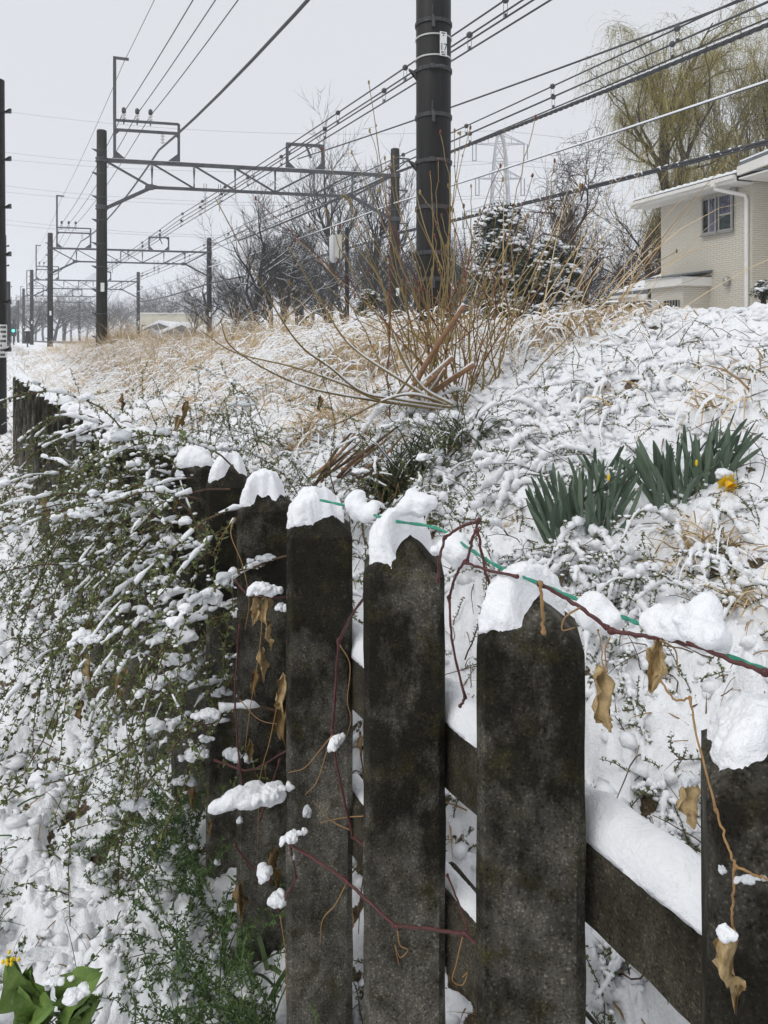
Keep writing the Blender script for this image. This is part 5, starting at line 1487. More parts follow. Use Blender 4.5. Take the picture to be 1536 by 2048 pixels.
# loose clods on the snow surface
def clods(P, smin, smax, name, label, rs, long_=1.0, az=None):
    V0, F0 = ICO1; n = len(P); s_ = rs.uniform(0, 1, n) ** 2.2 * (smax - smin) + smin
    J = 1 + .28 * rs.normal(size=(n, len(V0)))
    V = V0[None] * J[..., None] * (s_[:, None] * np.stack([rs.uniform(.8, 1.7, n) * long_, rs.uniform(.8, 1.4, n), rs.uniform(.55, .9, n)], -1))[:, None]
    a = rs.uniform(0, 6.28, n) if az is None else rs.normal(az, .55, n); ca, sa = np.cos(a)[:, None], np.sin(a)[:, None]
    V = np.stack([V[..., 0] * ca - V[..., 1] * sa, V[..., 0] * sa + V[..., 1] * ca, V[..., 2]], -1) + P[:, None]
    T = (F0[None] + (np.arange(n) * len(V0))[:, None, None]).reshape(-1, 3)
    mb = MB(); mb.add(V.reshape(-1, 3), None, T); return stuff(mb.build(name, 'snow', smooth_=True), label, 'snow')
rs = np.random.default_rng(505)
clods(scatter_uv(3600, .05, 3.4, .6, 7.5, rs), .006, .030, 'bank_snow_clods', 'small clods of fallen snow lying all over the bank', rs)
clods(scatter_uv(4200, .3, 3.6, 2.4, 9, rs) + (0, 0, .003), .006, .024, 'snow_on_bent_grass', 'long little rolls of snow lying on bent grass across the bank', rs, 1.55, 2.6)
clods(scatter_uv(3000, -1.7, .0, 1.2, 7.5, rs), .007, .036, 'verge_snow_clods', 'small clods of fallen snow lying on the verge left of the fence', rs)

# ------------------------------------------------------------------ daffodils
def strap(seed, Ln):
    k_ = np.random.default_rng(seed); n = 9; t_ = np.linspace(0, 1, n)
    bx = k_.normal() * .02; by = k_.normal() * .03; w = .0085 * (1 - .25 * t_) * np.where(t_ > .8, np.sqrt(np.maximum(0, 1 - ((t_ - .8) / .21) ** 2)), 1) + .0003
    c = np.stack([bx * t_ ** 2, by * t_ ** 2, Ln * t_], -1)
    V = np.stack([c + np.stack([-w, w * .35, 0 * w], -1), c, c + np.stack([w, w * .35, 0 * w], -1)], 1).reshape(-1, 3)
    i_ = np.arange(n - 1) * 3
    Q = np.concatenate([np.stack([i_, i_ + 1, i_ + 4, i_ + 3], -1), np.stack([i_ + 1, i_ + 2, i_ + 5, i_ + 4], -1)])
    return raw_mesh('leaf', V, Q, (), True)
STRAPS = [strap(s_, .25) for s_ in range(6)]
def daffodil(px0, px1, py0, py1, n, toppy, label, seed, lean=0.0):
    k_ = np.random.default_rng(seed); b = hit((px0 + px1) / 2, max(py0, py1)); t_ = thing('daffodil_clump', label, 'daffodils', b, 0, 'daffodil clumps on the bank')
    Y = b[1]
    for q in range(n):
        f_ = (q + k_.random()) / n; px = px0 + (px1 - px0) * f_
        p = at(px, py0 + (py1 - py0) * f_, Y); p[1] += k_.uniform(-.03, .16); p[2] = h1(p[0], p[1]) - .015
        s_ = k_.uniform(.72, 1.05) * ((py0 + py1) / 2 - toppy) / FPX * Y / .25
        o = put('leaf', STRAPS[q % 6], 'daffodil_leaf', t_, p - b, rot=(k_.normal() * .16 + .02, (f_ - .5) * 1.0 + k_.normal() * .17 + lean, k_.uniform(-.9, .9)), scale=(1.05, 1.05, s_))
    mb = MB()
    for q in range(40):
        f_ = k_.random(); p = at(px0 + (px1 - px0) * f_, py0 + (py1 - py0) * f_, Y); p[1] += k_.uniform(-.03, .1); p[2] = h1(p[0], p[1]) + k_.uniform(0, .05)
        bit(mb, k_, p, k_.uniform(.008, .02))
    stuff(mb.build('snow_bits', 'snow', t_, b, smooth_=True))
    return t_, b, Y
daffodil(1100, 1245, 1075, 1030, 84, 935, 'left daffodil clump of blue-green strap leaves standing in the snow', 1)
daffodil(1195, 1265, 985, 970, 30, 910, 'small daffodil clump half hidden behind the left one', 2)
dt, db, dY = daffodil(1318, 1465, 985, 968, 96, 858, 'right daffodil clump with one snow-weighted yellow flower', 3)
fc = at(1452, 962, dY - .10)
fl_ = put('flower', MB().tube(curve_pts([at(1440, 1000, dY) - db, at(1432, 930, dY) - db, at(1442, 925, dY - .05) - db, fc - db], 12), .0035, 6).mesh('flower', smooth_=True), 'daffodil_leaf', dt)
for q in range(6):
    a = q * math.pi / 3; mb = MB(); ax = unit(np.array((.2, -.8, -.55))); s1 = unit(np.cross(ax, (0, 0, 1))); s2 = np.cross(ax, s1)
    d = s1 * math.cos(a) + s2 * math.sin(a); w = np.cross(ax, d)
    c0 = fc - db
    mb.add([c0, c0 + d * .020 - w * .015 , c0 + d * .044 + ax * .004, c0 + d * .020 + w * .015], [(0, 1, 2, 3)]); mb.build('petal', 'yellow_petal', fl_)
ax = unit(np.array((.2, -.8, -.55))); s1 = unit(np.cross(ax, (0, 0, 1))); s2 = np.cross(ax, s1); rings = []
for r_, h_ in ((.009, 0), (.013, .016), (.017, .030), (.022, .036)):
    rings += [fc - db + ax * h_ + (s1 * math.cos(a) + s2 * math.sin(a)) * r_ * (1 + (.12 if k_ % 2 and r_ > .02 else 0)) for k_, a in enumerate(np.arange(14) * 2 * math.pi / 14)]
mb = MB(); mb.add(rings, [(r_ * 14 + a, r_ * 14 + (a + 1) % 14, (r_ + 1) * 14 + (a + 1) % 14, (r_ + 1) * 14 + a) for r_ in range(3) for a in range(14)]); mb.build('corona', 'yellow_corona', fl_)
put('snow_clump', CLUMPS[3], 'snow', fl_, fc - db + (-.004, .004, .026), 0, (.050, .040, .036))
mb = MB()
for px, py in ((1393, 925), (1217, 955)):
    c = at(px, py, dY - .05) - db; mb.add(ICO1[0] * (.006, .006, .016) + c, None, ICO1[1])
mb.build('bud', 'yellow_petal', dt)
# ------------------------------------------------------------------ trailing shrub over the fence at the left
rs = np.random.default_rng(77)
bb = W(.62, 3.0, -.1)
bush = thing('trailing_shrub', 'tangled green-leaved shrub laden with wet snow trailing over the fence at left', 'shrub', bb)
lf, tw, bits, wbits = MB(), MB(), MB(), MB()
spots = []
lay = MB()
def snow_along(P, r0, sides=6, n=26):
    P2 = curve_pts(P, n); m_ = len(P2); d = unit(np.gradient(P2, axis=0))
    R = r0 * (1 + .75 * noise2(np.arange(m_) * .8, np.full(m_, P2[0, 0] * 91), 51) + .5 * noise2(np.arange(m_) * 1.9, np.full(m_, P2[0, 1] * 77), 52)) * smooth(.95, .45, np.abs(d[:, 2]))
    gate = noise2(np.arange(m_) * .33, np.full(m_, P2[0, 2] * 131), 53)
    R = R * smooth(-.2, .15, gate)
    run = []
    for p, r in zip(P2, R):
        if r > .0016: run.append((p + (0, 0, r * .6), r))
        else:
            if len(run) > 2: lay.tube([a for a, _ in run], [b for _, b in run], sides)
            run = []
    if len(run) > 2: lay.tube([a for a, _ in run], [b for _, b in run], sides)
def side_sprays(P, k_, Ln, step=.019, leafL=(.010, .020), wig=.15):
    for q in range(k_):
        i_ = rs.integers(2, len(P) - 1); d = unit(P[i_] - P[i_ - 1]) + rs.normal(size=3) * .7
        S2 = spray(P[i_], d, Ln * rs.uniform(.4, 1.1), rs, 1.0, 8, wig); tw.tube(S2, np.linspace(.0016, .0008, 9), 3, False)
        if rs.random() < .7: snow_along(S2, rs.uniform(.003, .008), 5, 14)
        C, dd, ln = leaf_whorls(S2, rs, step, leafL, 4); add_leaves(lf, C, dd, ln, .42)
        if rs.random() < .8:
            c = S2[rs.integers(2, 8)]; spots.append((c, rs.uniform(.006, .016), 0))
nvec = np.array((.8859, .4639, 0)); dvec = np.array((DX, DY, 0))
for q in range(92):
    v = rs.uniform(1.75, 4.2) if q > 20 else rs.uniform(1.9, 3.2)
    z = rs.uniform(.45, 1.12); U0 = fence_u(v) + rs.uniform(-.06, .08)
    p = W(U0, v, z)
    d = -nvec * rs.uniform(.3, 1.0) + dvec * rs.normal() * .35 + np.array((0, 0, rs.uniform(.0, .7)))
    Ln = rs.uniform(.35, .95)
    P = spray(p, d, Ln, rs, rs.uniform(1.6, 3.2), 14, .13)
    P[:, 2] = np.maximum(P[:, 2], -.20)
    br = MB().tube(P, np.linspace(.0034, .0012, len(P)) * rs.uniform(.7, 1.2), 5, False).build('branch', 'twig_brown', bush, bb, smooth_=True)
    C, dd, ln = leaf_whorls(P[2:], rs, .022, (.010, .021), 4); add_leaves(lf, C, dd, ln, .45)
    side_sprays(P, 5, .22)
    snow_along(P, rs.uniform(.004, .0095), 7, 44)
    for k_ in range(4):
        i_ = rs.integers(2, len(P) - 4); spots.append((P[i_], rs.uniform(.008, .032), math.atan2(*(P[i_ + 1] - P[i_])[1::-1])))
# upright shoots behind and above the fence top
for q in range(130):
    v = rs.uniform(2.0, 5.2); U0 = fence_u(v) + rs.uniform(.0, 1.0) + .5 * max(0, v - 4.2); p = W(U0, v); p[2] = max(h1(p[0], p[1]), .55) + rs.uniform(-.1, .25)
    d = np.array((0, 0, 1.0)) + rs.normal(size=3) * .55 - nvec * .25
    P = spray(p, d, rs.uniform(.30, .75), rs, rs.uniform(.3, 1.7), 12, .14)
    MB().tube(P, np.linspace(.003, .001, len(P)), 5, False).build('branch', 'twig_brown', bush, bb, smooth_=True)
    C, dd, ln = leaf_whorls(P[2:], rs, .022, (.009, .018), 4); add_leaves(lf, C, dd, ln, .42)
    side_sprays(P, 3, .22, .018)
    snow_along(P, rs.uniform(.004, .009), 7, 40)
    i_ = rs.integers(3, len(P) - 1); spots.append((P[i_], rs.uniform(.012, .034), rs.uniform(0, 3.1)))
    i_ = rs.integers(2, len(P) - 1); spots.append((P[i_], rs.uniform(.012, .030), rs.uniform(0, 3.1)))
spots.sort(key=lambda s_: -s_[1] / max(.6, np.linalg.norm(s_[0])))
for q, (c, s_, az) in enumerate(spots):
    if q < 170:
        k_ = rs.integers(0, 8); wet = rs.random() < .35; s2 = s_ * 1.1
        o = put('snow_clump', (CLUMPS_W if wet else CLUMPS)[k_], None, bush, c - bb + (0, 0, s_ * .4), az + rs.normal() * .3, (s2 * rs.uniform(.8, 1.3), s2, s2 * rs.uniform(.75, 1.1)))
        for k_ in range(4): bit(wbits if k_ % 2 else bits, rs, c + rs.normal(size=3) * (s_ * 1.3, s_ * 1.1, s_ * .5), s_ * rs.uniform(.18, .42))
    else:
        bit(wbits if rs.random() < .45 else bits, rs, c + (0, 0, s_ * .2), s_ * rs.uniform(.45, .9))
stuff(lay.build('snow_on_branches', 'snow', bush, bb, smooth_=True)); stuff(lf.build('foliage', 'leaf_green', bush, bb)); stuff(tw.build('side_twigs', 'twig_brown', bush, bb))
stuff(bits.build('snow_bits', 'snow', bush, bb, smooth_=True)); stuff(wbits.build('icy_bits', 'wet_snow', bush, bb, smooth_=True))
# withered leaves hanging in it
def dead_leaf_mesh(seed):
    k_ = np.random.default_rng(seed + 900); n, m_ = 16, 11
    T_, S_ = np.meshgrid(np.linspace(0, 1, n), np.linspace(-1, 1, m_), indexing='ij')
    w = .34 * np.sin(np.clip(T_, .02, 1) * math.pi * .93 + .1) ** .8 * (1.15 - .75 * T_)
    w = w * (1 + .45 * np.sin(T_ * 11 + seed * 1.7) * np.where(S_ > 0, 1, -.7) + .22 * noise2(T_ * 9, np.sign(S_) * 3 + seed, seed))
    fold = .20 * np.sin(S_ * 3.6 + seed + T_ * 2.5) + .12 * noise2(T_ * 4, S_ * 2.4 + seed, seed + 1) + .05 * noise2(T_ * 12, S_ * 7, seed + 2)
    x = S_ * w * .8 * (1 + .22 * k_.normal(size=T_.shape) * (np.abs(S_) > .9)) + .07 * np.sin(T_ * 4 + seed); y = fold * (.35 + w) * 1.2 + .04 * k_.normal(size=T_.shape) + .12 * np.sin(T_ * 3.1 + seed); z = -T_ + .06 * noise2(T_ * 6, S_ * 3, seed + 3) * np.abs(S_) - .10 * np.abs(S_) * np.sin(T_ * 9 + seed)
    i_ = np.arange(n - 1)[:, None] * m_; j_ = np.arange(m_ - 1)[None]
    Q = np.stack([i_ + j_, i_ + j_ + 1, i_ + m_ + j_ + 1, i_ + m_ + j_], -1).reshape(-1, 4)
    return raw_mesh('leaf', np.stack([x, y, z], -1).reshape(-1, 3), Q, (), True)
DL = [dead_leaf_mesh(s_) for s_ in range(6)]
for me in DL: me.materials.append(MATS['dead_leaf'])
DLD = []
for me in DL:
    c = me.copy(); c.materials.clear(); c.materials.append(MATS['dead_leaf_dark']); DLD.append(c)
for px, py, Y, s_ in ((90, 990, 2.9, .10), (130, 1000, 2.9, .08), (350, 985, 2.3, .06), (180, 1230, 2.5, .12), (240, 1330, 2.2, .11), (178, 1310, 2.3, .10), (385, 1565, 1.95, .07), (420, 1640, 1.85, .04), (370, 800, 3.6, .13), (355, 830, 3.6, .10), (245, 790, 3.9, .09), (205, 840, 3.8, .08), (160, 1400, 2.1, .07), (640, 790, 3.4, .08)):
    put('withered_leaf', (DL if rs.random() < .4 else DLD)[rs.integers(0, 6)], None, bush, at(px, py, Y) - bb, rs.uniform(-1, 1), (s_ * .6, s_ * .6, s_))

# ------------------------------------------------------------------ green weeds at the fence foot and grass on the verge
rs = np.random.default_rng(88)
lf, tw, bits = MB(), MB(), MB()
for q in range(210):
    v = rs.uniform(1.3, 2.7); U0 = fence_u(v) - abs(rs.normal()) * .10 - .03; p = W(U0, v); p[2] = h1(p[0], p[1]) - .02
    S_ = spray(p, (rs.normal() * .5 - .25, rs.normal() * .4, 1), rs.uniform(.12, .48), rs, rs.uniform(.4, 1.6), 9, .2); tw.tube(S_, np.linspace(.0016, .0008, 10), 3, False)
    C, d, ln = leaf_whorls(S_[1:], rs, .017, (.008, .018), 6); add_leaves(lf, C, d, ln, .36)
    if rs.random() < .35: bit(bits, rs, S_[rs.integers(4, 10)], rs.uniform(.008, .020))
wd = stuff(lf.build('fence_foot_weeds', 'leaf_weed'), 'dense fresh green weeds growing along the foot of the fence', 'weeds')
stuff(tw.build('weed_stems', 'grass_green', wd)); stuff(bits.build('snow_bits', 'wet_snow', wd, smooth_=True))
P = scatter_uv(1500, -1.25, -.02, 1.25, 9, rs)
keep = rs.random(len(P)) < .35 + .65 * (noise2(P[:, 0] * 3, P[:, 1] * 3, 71) > .1)
P = P[keep]
V, Q, pts = ribbons(P - (0, 0, .01), rs.normal(size=(len(P), 3)) * (.8, .8, .2) + (0, 0, .6), rs.uniform(.06, .26, len(P)), rs.uniform(.003, .0065, len(P)), rs.uniform(.6, 2.8, len(P)), 5)
mb = MB(); mb.add(V, Q); stuff(mb.build('verge_grass', 'grass_green'), 'green grass blades bent through the snow on the verge at left', 'grass')
P = scatter_uv(1100, -2.2, .0, 1.2, 12, rs)
V, Q, pts = ribbons(P - (0, 0, .01), rs.normal(size=(len(P), 3)) * (1, 1, .3) + (0, 0, .3), rs.uniform(.04, .2, len(P)), rs.uniform(.002, .005, len(P)), rs.uniform(.3, 2, len(P)), 4)
mb = MB(); mb.add(V, Q); stuff(mb.build('verge_litter', 'straw_dark'), 'brown dead stalks in the snow of the verge at left', 'litter')
P = scatter_uv(330, -1.6, -.12, 1.25, 7, rs)
lf, tw, bits = MB(), MB(), MB()
for p in P:
    S_ = spray(p - (0, 0, .01), (rs.normal() * .7, rs.normal() * .7, .8), rs.uniform(.05, .2), rs, 1.0, 6, .2); tw.tube(S_, .0012, 3, False)
    C, d, ln = leaf_whorls(S_, rs, .016, (.008, .018), 4); add_leaves(lf, C, d, ln, .45)
    for k_ in range(2): bit(bits, rs, S_[rs.integers(2, 7)] + (0, 0, .004), rs.uniform(.008, .022))
o = stuff(lf.build('verge_weeds', 'leaf_weed'), 'small weeds under clods of snow on the verge at left', 'weeds'); stuff(tw.build('weed_stems', 'twig_brown', o)); stuff(bits.build('snow_clods', 'snow', o, smooth_=True))
# broad blades by the post feet
bl = W(.56, 1.35); bl[2] = h1(bl[0], bl[1])
P = np.array([W(.58 + rs.normal() * .05, rs.uniform(1.1, 1.9)) for q in range(46)]); P[:, 2] = height(P[:, 0], P[:, 1])
V, Q, pts = ribbons(P, rs.normal(size=(46, 3)) * (.7, .7, .1) + (0, 0, .9), rs.uniform(.15, .40, 46), rs.uniform(.006, .013, 46), rs.uniform(1.0, 3.0, 46), 7)
mb = MB(); mb.add(V, Q); o = mb.build('broad_grass', 'grass_green'); stuff(o, 'broad green grass blades at the feet of the near posts', 'grass')

# ------------------------------------------------------------------ mustard plant, bottom left
MUP = -22
mp = at(110, 2038, 1.62); mp[2] = h1(mp[0], mp[1]) + .05
must = thing('mustard_plant', 'bright green broad-leaved plant with a tiny yellow flower in the bottom left corner', 'plant', mp)
def broad_leaf(p0, p1, wd, seed, nrm):
    k_ = np.random.default_rng(seed); n, m_ = 10, 7; t_ = np.linspace(0, 1, n); p0 = np.array(p0); p1 = np.array(p1); d = p1 - p0
    nrm = unit(np.array(nrm)); s_ = unit(np.cross(d, nrm)); nn = unit(np.cross(s_, d))
    w = wd * np.sin(np.clip(t_ * .92 + .06, 0, 1) * math.pi) ** .75 * (1 + .18 * np.sin(t_ * 14 + seed))
    rows = []
    for a in range(n):
        for b in range(m_):
            q = (b / (m_ - 1) - .5) * 2
            rows.append(p0 + d * t_[a] + nn * (.12 * math.sin(t_[a] * 2.6) * np.linalg.norm(d)) + s_ * q * w[a] / 2 + nn * (abs(q) * w[a] * .22 + .006 * math.sin(q * 5 + t_[a] * 11 + seed)))
    i_ = np.arange(n - 1)[:, None] * m_; j_ = np.arange(m_ - 1)[None]
    return raw_mesh('leaf', np.array(rows) - mp, np.stack([i_ + j_, i_ + j_ + 1, i_ + m_ + j_ + 1, i_ + m_ + j_], -1).reshape(-1, 4), (), True)
for q, (x0, y0, x1, y1, w, nr) in enumerate([(95, 2040, 20, 1935, .085, (-.2, -.7, .6)), (110, 2050, 35, 1990, .075, (-.3, -.6, .7)), (120, 2040, 215, 1955, .085, (.3, -.6, .7)), (130, 2050, 205, 2015, .075, (.2, -.7, .5)), (100, 2070, 30, 2060, .09, (0, -.5, .8)), (150, 2080, 190, 2040, .07, (.2, -.4, .8)), (80, 2010, 65, 1950, .06, (-.2, -.8, .4)), (140, 2040, 165, 1985, .06, (.1, -.8, .4)), (60, 2080, 120, 2030, .08, (0, -.6, .8)), (170, 2100, 110, 2060, .08, (0, -.6, .8))]):
    lo = put('leaf', broad_leaf(at(x0, y0 + MUP, 1.60), at(x1, y1 + MUP, 1.56 - .02 * (q % 3)), w, q, nr), 'mustard_leaf', must)
    rb = MB().tube(curve_pts([at(x0, y0, 1.595) - mp, (at(x0, y0, 1.59) + at(x1, y1, 1.55)) / 2 - mp, at(x1, y1, 1.555) - mp], 8), .0016, 4).build('midrib', 'leaf_green', lo)
MB().tube(curve_pts([at(100, 2060, 1.6) - mp, at(60, 1990, 1.58) - mp, at(30, 1925, 1.56) - mp, at(14, 1915, 1.55) - mp], 14), .003, 6).build('stem', 'mustard_leaf', must, smooth_=True)
mb = MB(); k_ = np.random.default_rng(3)
for q in range(9): mb.add(ICO1[0] * (.004, .004, .005) + at(18, 1918, 1.55) - mp + k_.normal(size=3) * .006, None, ICO1[1])
mb.build('flower', 'yellow_petal', must)
put('snow_clump', CLUMPS[1], 'snow', must, at(160, 1985, 1.5) - mp, .6, (.030, .028, .026))
put('snow_clump', CLUMPS[4], 'snow', must, at(115, 1960, 1.52) - mp, .2, (.016, .018, .014))

# ------------------------------------------------------------------ green twine along the post tops
tp = [at(640, 1000, 1.58), at(705, 1015, 1.50), at(780, 1040, 1.38), at(872, 1056, 1.27), at(935, 1095, 1.18), at(995, 1132, 1.10), at(1090, 1172, 1.02), at(1170, 1205, .96), at(1240, 1232, .91), at(1290, 1252, .875), at(1390, 1288, .82), at(1520, 1336, .755), at(1620, 1375, .71)]
TP = curve_pts(tp, 72)
TPb = TP.copy()
two = MB()
for q in range(2):
    ph = np.arange(len(TP)) * 1.3 + q * math.pi
    two.tube(curve_pts(TP + np.stack([0 * ph, .0012 * np.cos(ph), .0012 * np.sin(ph)], -1), 140), .0019, 6)
twine = tag(two.build('green_twine', 'green_twine', None, None, smooth_=True), 'green plastic twine strung along the tops of the near fence posts', 'twine')
twine['label'] = 'green plastic twine strung along the tops of the near fence posts'
def heap(name, P, r, seed, parent, voxel=.0045):
    k_ = np.random.default_rng(seed); balls = []
    for p, rr in zip(P, r):
        for q in range(5): balls.append((np.array(p) + k_.normal(size=3) * rr * .35, rr * k_.uniform(.55, .95)))
    me = fuse(name, balls, voxel, .003, 85, .005, 26, seed, 14); me.materials.append(MATS['snow'])
    return put(name, me, 'snow', parent)
def line_heap(name, a, b, n, r0, seed, parent, dz=.0):
    t_ = np.linspace(0, 1, n); P = [np.array(a) * (1 - x) + np.array(b) * x + (0, 0, dz) for x in t_]
    r = [r0 * (.55 + .6 * math.sin(min(1, max(0, x * .86 + .07)) * math.pi)) for x in t_]
    return heap(name, P, r, seed, parent)
line_heap('snow_lump', at(1172, 1222, .95), at(1228, 1240, .92), 5, .019, 401, twine)
line_heap('snow_lump', at(1310, 1240, .86), at(1450, 1285, .79), 9, .021, 402, twine, .004)
line_heap('snow_lump', at(700, 1010, 1.5), at(745, 1030, 1.44), 4, .018, 403, twine)
line_heap('snow_lump', at(880, 1095, 1.26), at(930, 1110, 1.2), 4, .020, 404, twine)
line_heap('snow_lump', at(820, 1000, 1.34), at(850, 1005, 1.32), 3, .020, 405, twine)

# ------------------------------------------------------------------ dry creeper vines
def vine(label, segs, leaves_=(), tend=(), clumps=(), r=.0036, mat='vine_red'):
    o0 = at(*segs[0][0]); root = thing('creeper_vine', label, 'vine', o0, 0, 'dry creeper on the fence'); k_ = np.random.default_rng(len(label))
    for sgm in segs:
        P = curve_pts([at(*p) for p in sgm], 5 * len(sgm)); P += k_.normal(size=P.shape) * .0006
        R = np.full(len(P), r * .72) * (1 + .10 * np.sin(np.arange(len(P)) * 2.1)); R[0] *= 1.7; R[-1] *= 1.6
        MB().tube(P, R, 8).build('stem', mat, root, o0, smooth_=True)
        for p in (sgm[0], sgm[-1]):
            kn = MB(); kn.add(ICO2[0] * r * k_.uniform(.95, 1.4) + at(*p), None, ICO2[1]); kn.build('node', mat, root, o0, smooth_=True)
    for (px, py, Y), s_, kind in leaves_:
        lo = put('leaf', (DL if kind < 10 else DLD)[kind % 10 % 6], None, root, at(px, py, Y) - o0, k_.uniform(-.6, .6), (s_ * .62, s_ * .62, s_ * .85))
    for pts in tend:
        P = curve_pts([at(*p) for p in pts], 8 * len(pts)); MB().tube(P, np.linspace(.0013, .0007, len(P)), 5).build('tendril', 'tendril', root, o0, smooth_=True)
    for (px, py, Y), L_, s_, az, wet in clumps:
        put('snow_clump', (CLUMPS_W if wet else CLUMPS)[int(px + py) % 8], None, root, at(px, py, Y) - o0, az, (s_ * L_ * 1.35, s_ * 1.3, s_ * 1.45))
    return root
vine('dark red vine along the twine from the near post cap to the right edge',
     [[(1080, 1168, .93), (1120, 1190, .92), (1160, 1215, .90), (1215, 1255, .88)], [(1222, 1262, .875), (1310, 1275, .84), (1390, 1290, .80)], [(1380, 1285, .80), (1450, 1315, .77), (1530, 1345, .74)]],
     [((1310, 1275, .835), .075, 1)], [[(1160, 1215, .89), (1130, 1235, .89), (1125, 1260, .89), (1150, 1255, .89)], [(1220, 1275, .87), (1210, 1300, .87), (1215, 1345, .87)], [(1320, 1280, .83), (1350, 1300, .83), (1355, 1340, .82)]])
vine('dry tan leaf stalk stuck to the snow cap of the near post', [[(1080, 1166, .925), (1084, 1210, .92), (1087, 1264, .92)]], r=.0030, mat='tendril')
vine('pale tan dead leaf hanging beside the right edge of the near post', [[(1197, 1260, .90), (1204, 1300, .89), (1206, 1345, .885)]], [((1206, 1335, .885), .085, 2)], r=.0012, mat='tendril')
vine('dark red vine forking between the two middle post caps', [[(958, 1040, 1.12), (945, 1080, 1.12), (935, 1122, 1.12)], [(958, 1042, 1.12), (925, 1052, 1.14), (890, 1075, 1.16)], [(930, 1124, 1.12), (975, 1140, 1.08), (1034, 1153, 1.03)], [(930, 1124, 1.12), (912, 1150, 1.14), (898, 1195, 1.18)], [(955, 1060, 1.12), (965, 1110, 1.12), (985, 1203, 1.12)], [(890, 1075, 1.16), (880, 1110, 1.15), (876, 1162, 1.15)]], r=.0030)
vine('dark red stem hanging between the two nearest full posts', [[(898, 1195, 1.22), (905, 1290, 1.2), (930, 1395, 1.18)], [(930, 1395, 1.18), (925, 1405, 1.18), (920, 1412, 1.18)]], r=.0028)
vine('long dark red vine climbing the front of the third post', [[(738, 1180, 1.36), (705, 1230, 1.42), (678, 1280, 1.47)], [(678, 1280, 1.47), (672, 1360, 1.47), (665, 1460, 1.47)], [(665, 1462, 1.46), (672, 1520, 1.44), (690, 1610, 1.42), (706, 1674, 1.41)], [(706, 1674, 1.41), (730, 1692, 1.38)]],
     [], [[(680, 1290, 1.46), (700, 1330, 1.46), (695, 1400, 1.46), (702, 1440, 1.46), (690, 1480, 1.46)], [(665, 1470, 1.45), (640, 1500, 1.45), (610, 1535, 1.45), (578, 1545, 1.45)], [(660, 1480, 1.45), (635, 1560, 1.45), (610, 1590, 1.45)], [(700, 1660, 1.41), (660, 1640, 1.42), (625, 1600, 1.43)], [(735, 1632, 1.4), (690, 1635, 1.42), (640, 1645, 1.43)]],
     [((676, 1482, 1.44), 1.0, .016, 1.2, False), ((614, 1625, 1.43), .7, .014, 0, True), ((660, 1500, 1.44), .6, .007, 0, True)])
vine('dark red vine slanting down across the lower middle posts', [[(580, 1690, 1.42), (635, 1722, 1.36), (690, 1760, 1.30)], [(690, 1760, 1.30), (740, 1805, 1.27), (790, 1852, 1.23)], [(790, 1852, 1.23), (860, 1858, 1.16), (930, 1868, 1.10)], [(930, 1868, 1.10), (966, 1897, 1.06)]],
     [], [[(690, 1772, 1.30), (670, 1810, 1.3), (645, 1840, 1.3), (640, 1890, 1.3)], [(795, 1862, 1.22), (800, 1890, 1.22), (815, 1900, 1.22), (800, 1915, 1.22), (790, 1890, 1.22), (798, 1930, 1.22)], [(925, 1875, 1.09), (912, 1930, 1.09), (905, 1960, 1.09), (925, 1970, 1.09), (935, 1945, 1.09), (925, 1955, 1.09)]],
     [((586, 1672, 1.41), .8, .017, .5, False), ((588, 1715, 1.41), .4, .007, 0, True)])
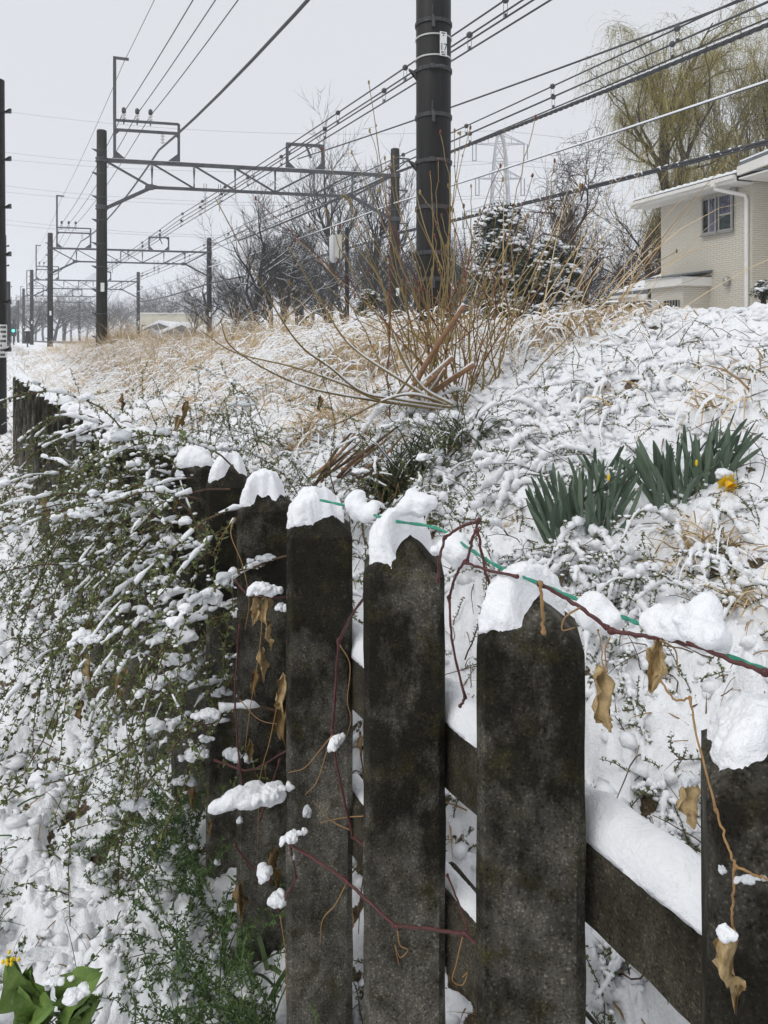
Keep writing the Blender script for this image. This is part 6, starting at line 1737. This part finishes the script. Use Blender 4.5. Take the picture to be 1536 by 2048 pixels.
vine('dark red stems with big snow pads on the fourth post', [[(592, 1755, 1.55), (575, 1790, 1.55), (558, 1822, 1.56)], [(592, 1755, 1.55), (586, 1720, 1.52), (580, 1690, 1.5)], [(470, 1690, 1.70), (500, 1730, 1.70), (540, 1760, 1.68)], [(478, 1250, 1.72), (474, 1320, 1.72), (470, 1400, 1.72), (478, 1520, 1.72), (490, 1600, 1.72)], [(560, 1520, 1.7), (540, 1580, 1.7), (520, 1640, 1.7)], [(470, 1160, 1.74), (500, 1190, 1.72), (575, 1195, 1.7)], [(430, 1520, 1.8), (500, 1540, 1.74), (575, 1500, 1.7)]],
     [((508, 1195, 1.70), .075, 0), ((532, 1195, 1.70), .09, 3), ((540, 1250, 1.70), .07, 4), ((525, 1300, 1.70), .08, 5), ((510, 1340, 1.7), .07, 12), ((565, 1350, 1.68), .10, 2), ((572, 1400, 1.68), .14, 13), ((500, 1480, 1.7), .06, 11), ((480, 1770, 1.66), .09, 15), ((550, 1700, 1.64), .10, 14)],
     [[(470, 1035, 1.76), (462, 1070, 1.74), (485, 1130, 1.72), (498, 1200, 1.71), (490, 1260, 1.71)], [(470, 1035, 1.76), (445, 1070, 1.8), (425, 1110, 1.85)], [(525, 1210, 1.69), (520, 1290, 1.69), (500, 1420, 1.69), (490, 1500, 1.69)], [(560, 1380, 1.68), (540, 1480, 1.68), (520, 1560, 1.68), (515, 1690, 1.68)], [(560, 1830, 1.55), (570, 1900, 1.55), (575, 2000, 1.55)], [(480, 1400, 1.7), (520, 1440, 1.69), (575, 1450, 1.68)]],
     [((510, 1590, 1.62), 1.35, .036, .45, False), ((545, 1585, 1.6), .9, .026, .5, False), ((530, 1180, 1.68), 1.0, .024, .1, False), ((565, 1215, 1.68), .6, .014, .1, False), ((530, 1745, 1.6), .9, .022, .7, False), ((555, 1800, 1.56), 1.0, .022, -.6, False), ((420, 1195, 1.78), 1.1, .030, .1, False), ((370, 1270, 1.85), 1.0, .034, .3, False), ((350, 1320, 1.9), 1.0, .024, .5, False), ((480, 1640, 1.66), .6, .012, 0, True), ((395, 1510, 1.85), .9, .022, .2, False), ((470, 1510, 1.8), .8, .020, -.4, True)], r=.0030)
vine('straw-coloured vine with two crumpled hanging leaves at the right edge', [[(1380, 1395, .78), (1400, 1500, .74), (1432, 1620, .70)], [(1432, 1620, .70), (1455, 1690, .68), (1470, 1732, .67)], [(1470, 1732, .67), (1466, 1800, .67), (1466, 1862, .67)], [(1470, 1732, .67), (1510, 1750, .66), (1545, 1765, .65)], [(1320, 1360, .82), (1350, 1400, .8), (1380, 1395, .78)]],
     [((1378, 1545, .73), .065, 3), ((1462, 1868, .665), .082, 4)], [],
     [((1455, 1865, .66), .7, .011, .3, False), ((1382, 1560, .725), .6, .010, .3, True), ((1500, 1758, .66), 1.2, .006, 0, True), ((1445, 1740, .68), .5, .005, 0, True)], r=.0016, mat='tendril')
vine('thin pink stem running down to the brown rail behind the two middle posts', [[(895, 1750, 1.25), (915, 1800, 1.2), (935, 1860, 1.15)], [(720, 1465, 1.5), (722, 1520, 1.48), (735, 1600, 1.46)]], [((722, 1470, 1.48), .05, 14)], r=.0022)
# ------------------------------------------------------------------ the damp winter air
mb = MB(); mb.box((0, 0, 30), (1840, 1840, 64))
hz = mb.mesh('haze'); ho = put('haze', hz); ho['kind'] = 'stuff'
m = bpy.data.materials.new('haze_air'); m.use_nodes = True; t = m.node_tree
for n_ in list(t.nodes): t.nodes.remove(n_)
o_ = t.nodes.new('ShaderNodeOutputMaterial'); pv = t.nodes.new('ShaderNodeVolumePrincipled')
pv.inputs['Color'].default_value = (.95, .965, 1, 1); pv.inputs['Density'].default_value = .0012; pv.inputs['Anisotropy'].default_value = .2
t.links.new(pv.outputs[0], o_.inputs['Volume']); hz.materials.append(m)
